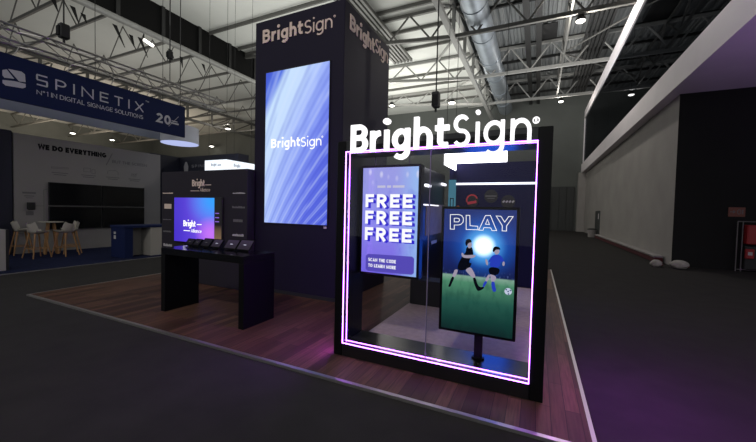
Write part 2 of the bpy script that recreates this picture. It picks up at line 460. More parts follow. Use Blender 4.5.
ORD = ['first', 'second', 'third', 'fourth', 'fifth', 'sixth', 'seventh', 'eighth', 'ninth', 'tenth', 'eleventh', 'twelfth', 'thirteenth']
def truss_x(x0, x1, y, zb0, zb1, zt, label, group, panel=2.6, rb=.09, m='steel', name='roof_truss', double=False):
    """truss across the hall in the plane y"""
    t = thing(name, label, 'truss', ((x0 + x1) / 2, y, min(zb0, zb1)), group)
    zb = lambda x: zb0 + (zb1 - zb0) * (x - x0) / (x1 - x0)
    MB().bar((x0, y, zb0), (x1, y, zb1), .16, .20).build('bottom_chord', M[m], t)
    MB().bar((x0, y, zt), (x1, y, zt), .16, .18).build('top_chord', M[m], t)
    n = max(2, round((x1 - x0) / panel)); s = (x1 - x0) / n
    for k in range(n):
        a = x0 + k * s; c = a + s / 2; b = a + s
        if zt - zb(c) > .25:
            MB().tube((a, y, zt), (c, y, zb(c)), .055, 6).build('diagonal_brace', M[m], t)
            MB().tube((c, y, zb(c)), (b, y, zt), .055, 6).build('diagonal_brace', M[m], t)
    return t
def girder_y(x, y0, y1, zb, zt, label, group, m='steel', panel=3.2, w=.5):
    t = thing('roof_girder', label, 'girder', (x, (y0 + y1) / 2, zb), group)
    MB().bar((x, y0, zb), (x, y1, zb), .28, .24).build('bottom_chord', M[m], t)
    MB().bar((x, y0, zt), (x, y1, zt), .28, .24).build('top_chord', M[m], t)
    n = round((y1 - y0) / panel); s = (y1 - y0) / n
    for k in range(n):
        a = y0 + k * s
        MB().bar((x, a, zb), (x, a, zt), .18, .18).build('post', M[m], t)
        MB().tube((x, a, zb), (x, a + s, zt), .07, 6).build('diagonal_brace', M[m], t)
    return t

rows = [12.75, 19.2, 25.6, 32.1]
tg = 'steel trusses across the right bay'
for i, y in enumerate(rows):
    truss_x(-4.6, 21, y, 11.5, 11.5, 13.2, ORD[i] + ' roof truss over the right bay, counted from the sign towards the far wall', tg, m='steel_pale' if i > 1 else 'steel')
tg2 = 'sloping trusses of the middle bay'
for i, y in enumerate(rows[1:]):
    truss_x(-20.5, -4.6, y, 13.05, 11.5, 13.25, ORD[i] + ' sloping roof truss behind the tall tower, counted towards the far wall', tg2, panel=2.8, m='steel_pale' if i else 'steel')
girder_y(-4.6, 6.4, 38.4, 11.5, 13.2, 'heavy roof girder running beside the silver duct', 'lengthwise roof girders', m='steel_pale')
# inclined braces beside that girder
for i, y in enumerate(rows[1:]):
    single('roof_brace', MB().tube((-4.6, y + .2, 11.5), (-7.2, y + 6.2, 13.2), .09, 8), M['steel_pale'],
           'slanting pale brace tube at the ' + ORD[i] + ' node of the girder beside the duct', 'brace', 'slanting braces by the duct girder')
# purlins
for i in range(9):
    y = 16.0 + i * 2.4
    single('roof_purlin', MB().bar((-20.4, y, 13.3), (-4.75, y, 13.3), .12, .2), M['steel'],
           ORD[i] + ' purlin under the pale ceiling behind the tall tower, counted towards the far wall', 'purlin', 'purlins of the middle bay')
for i in range(11):
    y = 10.0 + i * 2.6
    single('roof_purlin', MB().bar((-4.4, y, 13.31), (20.5, y, 13.31), .14, .16), M['steel_dark'],
           ORD[i] + ' dark purlin under the corrugated deck right of the duct, counted from the front', 'purlin', 'purlins of the right bay')
# the dark stepped girder at the left
sg = thing('roof_girder', 'long dark clad girder stepping down the ceiling at upper left', 'girder', (-20.5, 18, 11.5), None)
MB().tube((-20.5, -.5, 11.5), (-20.5, 38.4, 11.5), .17, 12).build('bottom_chord', M['steel_pale'], sg)
B(-20.62, -20.52, -.5, 38.4, 11.7, 13.39).build('cladding', M['clad'], sg)
for k in range(16): B(-20.52, -20.40, .8 + k * 2.4, 1.0 + k * 2.4, 11.6, 13.38).build('post', M['steel_dark'], sg)
# ties of the left bay
for i, y in enumerate([6.6, 8.4, 10.1, 13.2, 15.1, 18.0, 19.9, 23.0, 25.5, 29.0, 32.5]):
    t = thing('ceiling_tie', ORD[i] + ' grey tie truss below the left bay ceiling, counted from the front', 'truss', (-28.4, y, 11.5), 'tie trusses of the left bay')
    MB().bar((-36.2, y, 11.5), (-20.72, y, 11.5), .10, .16).build('bottom_chord', M['steel'], t)
    for k in (1, 3, 4):
        a = -36 + k * 3.1
        MB().tube((a, y, 11.5), (a + 1.55, y, 13.35), .035, 6).build('diagonal_brace', M['steel'], t)
        MB().tube((a + 3.1, y, 11.5), (a + 1.55, y, 13.35), .035, 6).build('diagonal_brace', M['steel'], t)
girder_y(-36.4, .5, 38.4, 11.5, 13.2, 'distant roof girder seen between the navy banner and the tower', 'lengthwise roof girders', m='steel')
for i, y in enumerate([14, 20, 26, 32]):
    truss_x(-63.5, -36.6, y, 11.5, 11.5, 13.2, ORD[i] + ' roof truss of the outermost left bay, counted from the front', 'trusses of the outer bay', panel=4.5, m='steel')
for i in range(3):
    x = -58 + i * 5
    single('roof_window', B(x, x + 1.4, 12.0, 30.0, 13.30, 13.39), M['steel_dark'], ORD[i] + ' dark long roof slot seen below the navy banner, counted from the far side', 'roof slot', 'dark roof slots')

# torn black cloth strips hanging from the left ceiling
k = 0
WH = ['above the first hoist', 'just right of the first hoist', 'upper left by the clad girder', 'between the two hoists', 'left of the second hoist', 'near the second hoist', 'by the bright ceiling lamp', 'right of the bright ceiling lamp', 'farthest along the clad girder']
for (y, z, l, lean) in [(8.1, 11.35, .55, .2), (8.8, 11.3, .7, .25), (9.4, 11.35, .4, .15), (10.6, 11.3, 1.0, .5), (11.6, 11.3, .6, .2), (12.0, 11.3, .95, .45), (13.6, 11.3, .5, .3), (14.6, 11.3, .65, .1), (15.9, 11.3, .5, .2)]:
    x = -20.9 - random.random() * .8
    mb = MB()
    for j in range(4):
        y0, y1 = y + lean * j / 4, y + lean * (j + 1) / 4
        w0, w1 = .11 * (1 - j / 4.6), .11 * (1 - (j + 1) / 4.6)
        z0, z1 = z - l * j / 4, z - l * (j + 1) / 4
        mb.add([(x, y0 - w0, z0), (x, y0 + w0, z0), (x, y1 + w1, z1), (x, y1 - w1, z1), (x + .02, y0 - w0, z0), (x + .02, y0 + w0, z0), (x + .02, y1 + w1, z1), (x + .02, y1 - w1, z1)],
               [(0, 1, 2, 3), (7, 6, 5, 4), (0, 4, 5, 1), (1, 5, 6, 2), (2, 6, 7, 3), (3, 7, 4, 0)])
    single('hanging_cloth_strip', mb, M['black_fabric'], 'torn black cloth strip hanging under the pale ceiling, ' + WH[k], 'cloth strip', 'torn black strips under the ceiling'); k += 1

for i, (x, nm) in enumerate(((1.2, 'nearer the silver duct'), (6.6, 'seen through the smoked glass'))):
    t = thing('roof_girder', 'slim lengthwise lattice girder under the corrugated deck, ' + nm, 'girder', (x, 22, 11.6), 'slim lattice girders')
    MB().bar((x, 12.75, 11.62), (x, 32.1, 11.62), .10, .12).build('bottom_chord', M['steel'], t)
    MB().bar((x, 12.75, 13.15), (x, 32.1, 13.15), .10, .12).build('top_chord', M['steel'], t)
    for k in range(9):
        a = 12.75 + k * 2.15
        MB().tube((x, a, 11.62 if k % 2 else 13.15), (x, a + 2.15, 13.15 if k % 2 else 11.62), .05, 6).build('diagonal_brace', M['steel'], t)
for i, y in enumerate(rows[:3]):
    xa, xb = ((1.35, 6.45), (6.45, 1.35))[i % 2]
    single('roof_brace', MB().tube((xa, y + .2, 12.3), (xb, y + 6.2, 12.3), .05, 6), M['steel'], ORD[i] + ' thin flat brace between the two slim lattice girders, counted from the front', 'brace', 'thin roof braces')
for i, (x, y, lx, ly) in enumerate(((.2, 17.5, 1.0, 2.0), (4.9, 17.0, 1.3, 2.6), (5.4, 23.0, 1.4, 2.6), (-.2, 23.5, 1.0, 2.4), (8.6, 18.5, 1.6, 2.6))):
    single('roof_hatch', B(x, x + lx, y, y + ly, 13.36, 13.395), M['steel_dark'], 'dark roof hatch in the corrugated deck, ' + ('in the near row beside the trays', 'in the near row beside the louvre strip', 'beyond the second truss beside the louvre strip', 'beyond the second truss beside the trays', 'outermost, past the smoked glass')[i], 'roof hatch', 'roof hatches')
# silver duct and trays
du = thing('air_duct', 'big round silver air duct running along the roof', 'duct', (-3.3, 22, 11.8))
smooth(MB().tube((-3.3, 6.0, 12.45), (-3.3, 37.5, 12.45), .66, 32).build('pipe', M['duct'], du))
for k in range(9):
    smooth(MB().tube((-3.3, 8 + k * 3.3, 12.45), (-3.3, 8.12 + k * 3.3, 12.45), .70, 32).build('joint_band', M['duct'], du))
for i, (x, nm) in enumerate(((-.9, 'nearest the silver duct'), (-.25, 'second from the silver duct'))):
    single('cable_tray', B(x - .16, x + .16, 7, 38, 12.75, 12.95), M['steel_dark'], 'dark cable tray under the roof deck, ' + nm, 'cable tray', 'cable trays')
lv = thing('slatted_louvre', 'grey slatted louvre strip along the roof beside the white glass rail', 'louvre', (3.0, 20, 12.4))
for k in range(6): B(2.3 + k * .22, 2.42 + k * .22, 10, 36, 12.55, 12.75).build('slat', M['steel_dark'], lv)
l2 = thing('slatted_louvre', 'grey slatted louvre strip above the left edge of the tall tower', 'louvre', (-9, 14, 12.6))
for k in range(6): B(-10.2 + k * .26, -10.05 + k * .26, 4, 24, 12.75, 12.95).build('slat', M['steel'], l2)

# hall lamps
def hall_lamp(x, y, z, label, r=.22, lens='lens'):
    t = thing('hall_lamp', label, 'lamp', (x, y, z), 'roof lamps')
    smooth(MB().lathe((x, y, z), [(r * .35, .34), (r * .6, .3), (r, .08), (r * 1.02, .02), (r * .98, .0)][::-1], 20).build('housing', M['steel_dark'], t))
    smooth(MB().lathe((x, y, z), [(r * .5, -.07), (r * .9, -.02), (r * .95, .01)], 20).build('lens', M[lens], t))
    MB().tube((x, y, z + .34), (x, y, z + .9), .02, 6).build('hanger', M['steel_dark'], t)
for x, y, l, rr in [(1.63, 19.4, 'brightest roof lamp, over the registered mark at upper right', .22), (6.4, 32.6, 'small roof lamp seen through the smoked glass', .22), (1.53, 32.5, 'small roof lamp above the far door', .2),
                    (-12.26, 28.5, 'small roof lamp just right of the tall tower', .26), (-7.04, 29.6, 'roof lamp above the letters h and t of the big sign', .3),
                    (-34.6, 29.75, 'roof lamp between the banner and the tall tower, the upper one', .3), (-47.3, 37.6, 'roof lamp between the banner and the tall tower, the lower one', .34),
                    (-46.5, 19.5, 'roof lamp under the banner above the words on the wall', .3), (-57.9, 24.2, 'faint roof lamp close under the banner near the wall top', .3), (-57.8, 28.9, 'faint roof lamp under the right half of the banner', .3)]:
    hall_lamp(x, y, 11.15, l, rr, 'lens')
fl = thing('flood_lamp', 'bright tilted flood lamp tube under the left ceiling', 'lamp', (-21.3, 12.4, 11.1))
MB().tube((-21.3, 12.3, 11.35), (-21.05, 12.7, 11.1), .07, 8).build('lamp_tube', M['lens'], fl)
MB().tube((-21.3, 12.3, 11.45), (-21.3, 12.3, 13.3), .03, 6).build('hanger', M['steel_dark'], fl)

# hoists
def hoist(x, y, z, ztop, label, k=1.):
    t = thing('hanging_chain_hoist', label, 'hoist', (x, y, z), 'chain hoists')
    BB(x - .085 * k, x + .085 * k, y - .10 * k, y + .10 * k, z + .1, z + .1 + .36 * k, b=.02).build('motor', M['black_matt'], t)
    BB(x - .06 * k, x + .06 * k, y - .14 * k, y - .10 * k, z + .14, z + .1 + .28 * k, b=.012).build('chain_bag', M['black_fabric'], t)
    MB().tube((x, y, z + .1 + .36 * k), (x, y, ztop), .018, 6).build('chain', M['steel_dark'], t)
    MB().tube((x, y, z), (x, y, z + .1), .03, 6).build('hook', M['steel_dark'], t)
hoist(-11, 4.43, 5.70, 13.38, 'black chain hoist over the word SPINETIX on the truss')
hoist(-11, 7.16, 6.30, 13.38, 'smaller looking black chain hoist above the right end of the navy banner', .75)
hoist(-2.29, 8, 4.05, 13.2, 'black chain hoist hanging above the letter h of the big white sign')
for y, zz in ((7.16, 6.3),):
    single('lifting_strap', MB().tube((-11, y, 5.64), (-11, y, zz - .01), .012, 6), M['steel_dark'], 'thin strap between hoist and truss by the banner', 'strap')

# aluminium lighting truss over the banner
lt = thing('lighting_truss', 'aluminium lighting truss over the navy banner', 'truss', (-11, 4, 5.25))
for sx in (-.17, .17):
    for z in (5.27, 5.61):
        MB().tube((-11 + sx, -1, z), (-11 + sx, 9.2, z), .027, 8).build('main_tube', M['alu'], lt)
for k in range(20):
    a = -1 + k * .51; b = a + .51; f = k % 2
    lac = MB()
    for sx in (-.17, .17): lac.tube((-11 + sx, a, 5.27 if f else 5.61), (-11 + sx, b, 5.61 if f else 5.27), .012, 5)
    for z in (5.27, 5.61): lac.tube((-11 - .17, a if f else b, z), (-11 + .17, b if f else a, z), .012, 5)
    lac.build('lacing', M['alu'], lt)

# =================================================================== the navy stand at left
cp = thing('navy_carpet', 'navy blue carpet of the stand with stools and video wall', 'carpet', (-13, 4, 0))
B(-17, -10.78, -3, 12.9, 0.001, .012).build('pile', M['navy_carpet'], cp)
B(-10.78, -10.71, -3, 12.9, 0.001, .0122).build('edge_strip', M['alu'], cp)

wl = thing('stand_wall', 'tall pale stand wall reading WE DO EVERYTHING', 'stand wall', (-14.75, 6.9, .0125))
B(-14.9, -14.6, 4.64, 9.1, .0125, 3.76).build('panel', M['stand_white'], wl)
wt = MB()
write(wt, 'WE DO EVERYTHING', (-14.6, 5.2, 3.35), YP, XP, .175, 1.9, w=.30, wide=1.2)
wt.build('headline', M['black_print'], wl)
w2 = MB()
write(w2, 'BUT THE SCREEN', (-14.6, 7.3, 3.19), YP, XP, .11, 1.25, w=.15, wide=1.25)
w2.ribbon([(7.1, 3.08), (7.3, 3.54)], .022, lambda q, d: Vector((-14.6 + d, q[0], q[1])), .002)
w2.build('second_line', M['grey_text'], wl)
# line icons with captions
ic = MB(); F = lambda q, d: Vector((-14.6 + d, q[0], q[1]))
for k, y in enumerate((5.75, 6.55, 7.32, 8.08)):
    if k == 0: ic.ribbon([(y - .22, 2.78), (y + .22, 2.80), (y + .22, 2.84), (y - .22, 2.82)], .012, F, .002, True)
    if k == 1: ic.ribbon([(y - .14, 2.76), (y + .06, 2.77), (y + .06, 2.90), (y - .14, 2.89)], .012, F, .002, True); ic.ribbon([(y + .1, 2.72), (y + .2, 2.72), (y + .2, 2.86), (y + .1, 2.86)], .012, F, .002, True)
    if k == 2: ic.ribbon([(y - .18, 2.76)] + arc(y - .08, 2.82, .10, .08, 200, 60, 6) + arc(y + .06, 2.82, .12, .09, 120, -30, 6) + [(y + .18, 2.76)], .012, F, .002)
    if k == 3: ic.ribbon([(y - .1, 2.74), (y - .1, 2.86), (y, 2.80), (y + .1, 2.88)], .014, F, .002); ic.ribbon(arc(y, 2.80, .06, .06, 0, 330, 11), .012, F, .002, True)
    for j in range(2): ic.ribbon([(y - .22 + .05 * j, 2.64 - j * .065), (y + .22 - .05 * j, 2.64 - j * .065)], .022, F, .002)
ic.build('icon_row', M['grey_text'], wl)
pg = MB()
pg.ribbon([(4.82, 1.93), (5.14, 1.93)], .055, F, .002); pg.ribbon([(4.86, 1.83), (5.1, 1.83)], .028, F, .002); pg.ribbon([(4.9, 1.77), (5.06, 1.77)], .02, F, .002)
pg.ribbon([(4.9, 1.28), (5.08, 1.28)], .13, F, .002)
pg.ribbon([(5.12, 1.52), (5.32, 1.52)], .012, F, .002); pg.ribbon([(5.33, 2.05), (5.33, 1.0)], .012, F, .002); pg.ribbon([(5.33, 2.05), (5.43, 2.08)], .012, F, .002); pg.ribbon([(5.33, 1.0), (5.43, .98)], .012, F, .002)
pg.build('diagram', M['grey_text'], wl)
BB(-14.6, -14.52, 4.92, 5.10, 1.40, 1.63, b=.01).build('player_box', M['black_matt'], wl)
vg = 'black video wall panels'
for j, (z0, z1, zn) in enumerate(((.75, 1.51, 'lower'), (1.55, 2.31, 'upper'))):
    for i, (y0, y1, yn) in enumerate(((5.44, 6.91, 'nearer the stools'), (6.95, 8.41, 'nearer the dark tower'))):
        t = thing('video_panel', zn + ' black video wall panel ' + yn, 'screen', (-14.57, (y0 + y1) / 2, z0), vg)
        B(-14.598, -14.53, y0, y1, z0, z1).build('bezel', M['black_matt'], t)
        B(-14.53, -14.526, y0 + .012, y1 - .012, z0 + .012, z1 - .012).build('glass', M['panel_glass'], t)
single('navy_pylon', BB(-15.7, -14.62, 2.6, 4.62, .013, 3.82, b=.02), M['navy_dark'], 'dark navy pylon left of the pale stand wall', 'pylon')

# navy corner wall with small white name
nw = thing('corner_wall', 'dark navy corner wall behind the pale stand wall with small white name', 'stand wall', (-13.4, 10.4, .0125))
B(-15.5, -15.3, 9.12, 11.0, .0125, 3.9).build('side_panel', M['navy_dark'], nw)
B(-15.3, -11.5, 10.42, 11.0, .0125, 3.9).build('front_panel', M['navy_dark'], nw)
nt_ = MB(); write(nt_, 'SPINETIX', (-14.42, 10.42, 3.39), XP, YN, .12, 1.5, w=.13, gap=.5, wide=1.4); nt_.build('lettering', M['grey_print'], nw)
nl = MB().prism([(-14.95, 3.22), (-14.68, 3.22), (-14.66, 3.45), (-14.76, 3.66), (-14.87, 3.66), (-14.97, 3.45)], (0, 10.42, 0), XP, ZP, YN, .003); nl.build('emblem', M['grey_print'], nw)

# hanging navy banner
bn = thing('hanging_banner', 'long navy banner reading SPINETIX hung from the lighting truss', 'banner', (-11, 3.6, 3.97))
B(-11.06, -11.0, -.9, 7.69, 3.97, 5.0).build('fabric', M['navy'], bn)
tx = MB(); write(None, 'SPINETIX', (-11.0, 3.9, 4.465), YP, XP, .265, 2.45, w=.13, gap=.75, wide=1.75, each=lambda c, b: b.build('letter', M['silver_print'], bn)); write(tx, 'TM', (-11.0, 6.4, 4.80), YP, XP, .05, .1, w=.16)
tx.build('trade_mark', M['silver_print'], bn)
t3 = MB(); write(t3, 'N', (-11.0, 3.9, 4.245), YP, XP, .105, .10, w=.13)
write(t3, '1 IN DIGITAL SIGNAGE SOLUTIONS', (-11.0, 4.09, 4.25), YP, XP, .115, 2.24, w=.13, wide=1.2)
t3.ribbon(arc(4.035, 4.335, .016, .016, 0, 330, 9), .012, lambda q, d: Vector((-11.0 + d, q[0], q[1])), .002, True)
t3.build('slogan_lettering', M['silver_print'], bn)
t4 = MB(); write(t4, '20', (-11.0, 6.72, 4.27), YP, XP, .30, .48, w=.22)
t4.ribbon([(7.12, 4.22), (7.46, 4.62)], .012, lambda q, d: Vector((-11.0 + d, q[0], q[1])), .003)
t4.ribbon([(7.22, 4.43), (7.42, 4.43)], .03, lambda q, d: Vector((-11.0 + d, q[0], q[1])), .003); t4.ribbon([(7.2, 4.36), (7.46, 4.36)], .05, lambda q, d: Vector((-11.0 + d, q[0], q[1])), .003)
t4.build('anniversary_mark', M['silver_print'], bn)
em = MB()
em.prism([(3.42, 4.66), (3.64, 4.68), (3.70, 4.64), (3.71, 4.46), (3.60, 4.44)], (-11, 0, 0), YP, ZP, XP, .003)
em.prism([(3.33, 4.60), (3.40, 4.64), (3.52, 4.47), (3.36, 4.44), (3.33, 4.48)], (-11, 0, 0), YP, ZP, XP, .003)
em.prism([(3.33, 4.38), (3.53, 4.42), (3.71, 4.42), (3.71, 4.34), (3.66, 4.30), (3.38, 4.27), (3.33, 4.31)], (-11, 0, 0), YP, ZP, XP, .003)
em.build('emblem', M['silver_print'], bn)
for k in range(9):
    y = -.4 + k * .98
    MB().tube((-11.03, y, 5.0), (-11.03, y + .1, 5.24), .012, 6).build('hanging_clip', M['alu'], bn)
b2 = thing('hanging_rear_banner', 'pale inner side of the rear banner seen below the navy banner', 'banner', (-14.1, 4, 4.35))
B(-14.16, -14.1, -.9, 9.34, 4.32, 5.3).build('fabric', M['pale_lining'], b2)
for k in range(5): MB().tube((-14.13, -.5 + k * 2.35, 5.3), (-14.13, -.5 + k * 2.35, 13.38), .01, 5).build('cable', M['steel_dark'], b2)

# round hanging shade
ls = thing('pendant_drum_shade', 'large white drum shade hanging behind the right end of the navy banner', 'lamp', (-13, 8.88, 4.1))
smooth(MB().lathe((-13, 8.88, 4.12), [(.67, 0), (.67, .62), (.64, .62), (.64, .02)], 40).build('shade', M['shade'], ls))
MB().lathe((-13, 8.88, 4.10), [(.66, 0), (.66, .015)], 40).build('diffuser', M['shade_glow'], ls)
MB().tube((-13, 8.88, 4.115), (-13, 8.88, 13.38), .015, 6).build('cable', M['steel_dark'], ls)

# navy counter
nc = thing('service_counter', 'navy counter with white emblem near the dark tower', 'counter', (-11.5, 6.5, .0125))
BB(-11.84, -11.13, 5.88, 6.12, .0125, .92).build('end_panel', M['navy'], nc)
BB(-11.86, -11.11, 5.86, 7.6, .92, .99).build('top', M['navy'], nc)
BB(-11.80, -11.62, 6.12, 7.3, .0125, .92).build('back_panel', M['counter_white'], nc)
BB(-11.84, -11.13, 6.64, 7.55, .0125, .92).build('cupboard', M['counter_white'], nc)
e2 = MB()
e2.ribbon([(-11.69, .76), (-11.58, .76)], .07, lambda q, d: Vector((q[0], 5.88 - d, q[1])), .003); e2.ribbon([(-11.69, .63), (-11.58, .63)], .11, lambda q, d: Vector((q[0], 5.88 - d, q[1])), .003)
e2.build('emblem', M['grey_print'], nc)
wc = thing('reception_counter', 'white reception counter cut off at the left, with a dark edge', 'counter', (-11.6, 2.7, .013))
BB(-12.0, -11.25, 1.9, 3.425, .013, .98).build('body', M['counter_white'], wc)
BB(-12.0, -11.25, 3.426, 3.48, .013, .985).build('edge_panel', M['black_matt'], wc)

# bar table and stools
bt = thing('bar_table', 'round white bar table on oak legs between the stools', 'table', (-13.80, 5.20, .0125))
smooth(MB().lathe((-13.80, 5.20, 1.01), [(.28, 0), (.30, .012), (.30, .03)], 32).build('tabletop', M['stool_shell'], bt))
for a in (30, 120, 210, 300):
    MB().bar((-13.80 + .20 * math.cos(R(a)), 5.20 + .20 * math.sin(R(a)), .026), (-13.80 + .09 * math.cos(R(a)), 5.20 + .09 * math.sin(R(a)), 1.01), .07, .05).build('leg', M['oak'], bt)
st = thing('bar_stool', 'white shell bar stool with oak legs at the far left of the table', 'stool', (0, 0, 0), 'bar stools')
prof = []
sh = MB(); rows_ = []
for i in range(9):              # curved shell: seat running up into a low back
    t = i / 8
    if t < .55: y = .20 - t / .55 * .36; z = .745 - .03 * math.sin(math.pi * t / .55); hw = .20
    else: s = (t - .55) / .45; y = -.16 - .07 * s; z = .745 + .24 * s; hw = .20 - .05 * s * s
    rows_.append([(hw * u, y + .10 * (u * u) * (1 if t > .5 else 0), z + .07 * abs(u) ** 3) for u in (-1, -.7, -.35, 0, .35, .7, 1)])
vs = []; fs = []
for k, off in enumerate((0, -.018)):
    for r_ in rows_: vs += [(a, b, c + off) for a, b, c in r_]
nn = 63
for i in range(8):
    for j in range(6):
        a = i * 7 + j; fs += [(a, a + 1, a + 8, a + 7), (nn + a + 7, nn + a + 8, nn + a + 1, nn + a)]
edge = [j for j in range(7)] + [i * 7 + 6 for i in range(1, 9)] + [56 + j for j in range(5, -1, -1)] + [i * 7 for i in range(7, 0, -1)]
for i in range(len(edge)):
    a, b = edge[i], edge[(i + 1) % len(edge)]; fs.append((b, a, nn + a, nn + b))
smooth(sh.add(vs, fs).build('shell_seat', M['stool_shell'], st), 60)
for sx in (-1, 1):
    for sy in (-1, 1):
        MB().tube((sx * .23, sy * .22, 0), (sx * .12, sy * .11 , .715), .016, 8, .022).build('leg', M['oak'], st)
fr_ = MB()
for a, b in (((-.2, -.19), (.2, -.19)), ((.2, -.19), (.2, .19)), ((.2, .19), (-.2, .19)), ((-.2, .19), (-.2, -.19))):
    fr_.tube((a[0] * .97, a[1] * .97, .27), (b[0] * .97, b[1] * .97, .27), .011, 6)
fr_.build('footrest', M['oak'], st)
st.location = (-14.32, 4.70, .016); st.rotation_euler.z = R(-5)
dup(st, (-13.2, 4.66, .016), R(10), 'white shell bar stool with oak legs in front of the table, nearest the aisle')
dup(st, (-13.1, 5.28, .016), R(115), 'white shell bar stool with oak legs right of the table, shell turned to the table')
dup(st, (-13.62, 5.62, .016), R(170), 'white shell bar stool mostly hidden behind the one right of the table')

# white square light box behind the partner wall
lb = thing('hanging_lightbox', 'white lit box with faint grey words above the partner wall', 'light box', (-11.1, 9.7, 2.98))
B(-11.7, -10.54, 9.0, 10.41, 2.98, 3.40).build('lit_body', M['lightbox'], lb)
tb = MB(); write(tb, 'Bright', (-11.35, 9.0, 3.17), XP, YN, .11, .30, w=.2); tb.ribbon([(-11.0, 3.2), (-10.8, 3.2)], .05, lambda q, d: Vector((q[0], 9.0 - d, q[1])), .002)
write(tb, 'Bright', (-10.54, 9.35, 3.17), YP, XP, .12, .32, w=.2)
tb.build('lettering', glow('grey_words', s2l(170, 180, 195), .8), lb)
for x, y in ((-11.6, 9.1), (-10.64, 9.1), (-11.6, 10.3), (-10.64, 10.3)):
    MB().tube((x, y, 3.40), (x, y, 13.38), .006, 5).build('cable', M['steel_dark'], lb)

# =================================================================== the main booth
pf = thing('booth_platform', 'raised dark walnut plank platform with a metal edge', 'platform', (-3.8, 6.9, 0))
B(-7.99, .42, 2.73, 11.0, .001, .028).build('deck', M['wood'], pf)
def edge_trim(x0, x1, y0, y1): B(x0, x1, y0, y1, .001, .0283).build('edge_trim', M['alu'], pf)
edge_trim(-8.03, .45, 2.69, 2.73); edge_trim(.42, .45, 2.73, 11.0); edge_trim(-8.03, -7.99, 2.73, 11.0)

# tall tower
tw = thing('sign_tower', 'tall dark violet tower standing on the platform', 'tower', (-4.03, 5.9, .028))
BB(-5.03, -3.03, 4.95, 6.84, .0285, 5.19, b=.012).build('body', M['tower'], tw)
B(-5.02, -3.04, 4.935, 4.95, .03, .09).build('skirting', M['black_matt'], tw)
TL = lambda c, b: b.build('letter', M['tan_print'], tw)
write(None, 'Bright', (-4.84, 4.95, 4.765), XP, YN, .245, .955, w=.205, gap=.085, d=.012, each=TL)
write(None, 'Sign', (-3.86, 4.95, 4.745), XP, YN, .235, .595, w=.115, gap=.10, d=.012, each=TL)
a = MB()
a.ribbon(arc(-3.228, 4.93, .016, .016, 0, 330, 9), .01, lambda q, d: Vector((q[0], 4.95 - d, q[1])), .008, True)
a.build('registered_mark', M['tan_print'], tw)
write(None, 'Bright', (-3.03, 5.12, 4.755), YP, XP, .265, .97, w=.205, gap=.085, d=.012, each=TL)
write(None, 'Sign', (-3.03, 6.12, 4.81), YP, XP, .27, .62, w=.115, gap=.10, d=.012, each=TL)

def tower_pic(g, x, z, v):
    s = g.op('SUBTRACT', g.op('SUBTRACT', x, g.op('MULTIPLY', z, .45)), g.op('MULTIPLY', g.op('MULTIPLY', z, z), .40))
    s01 = g.op('MULTIPLY_ADD', s, .54, .46)
    base = g.ramp(s01, [(0, s2l(60, 84, 205)), (.15, s2l(86, 118, 230)), (.20, s2l(200, 226, 255)), (.36, s2l(196, 220, 255)), (.50, s2l(160, 182, 250)), (.66, s2l(126, 146, 242)), (.8, s2l(92, 108, 228)), (1, s2l(74, 92, 220))])
    fan = g.op('DIVIDE', g.op('ADD', s, .2), g.op('MULTIPLY_ADD', z, .75, .45))
    wv = g.op('SINE', g.op('MULTIPLY_ADD', fan, 22., g.op('MULTIPLY', g.noise(v, 2.5), 6.)))
    wv2 = g.op('SINE', g.op('MULTIPLY_ADD', fan, 71., 1.))
    l = g.op('MULTIPLY_ADD', wv, .20, g.op('MULTIPLY', wv2, .09))
    c = g.mix(g.op('MAXIMUM', l, 0.), base, s2l(214, 230, 255))
    return g.mix(g.op('MAXIMUM', g.op('MULTIPLY', l, -1.), 0.), c, s2l(50, 66, 200))
ts = thing('led_screen', 'tall LED screen with blue silky waves on the tower front', 'screen', (-4.04, 4.94, 1.36))
B(-4.737, -3.285, 4.925, 4.949, 1.345, 4.20).build('panel', M['black_matt'], ts)
B(-4.722, -3.298, 4.921, 4.925, 1.360, 4.180).build('picture', screen('blue_wave_picture', tower_pic, 1.), ts)
a = MB(); write(a, 'Bright', (-4.58, 4.921, 2.765), XP, YN, .17, .685, w=.2, gap=.085)
write(a, 'Sign', (-3.885, 4.921, 2.75), XP, YN, .17, .45, w=.115, gap=.10)
a.ribbon(arc(-3.42, 2.90, .013, .013, 0, 330, 9), .008, lambda q, d: Vector((q[0], 4.921 - d, q[1])), .002, True)
a.build('lettering', white_px, ts)
B(-3.36, -3.30, 4.92, 4.925, 1.30, 1.335).build('badge', M['grey_print'], ts)

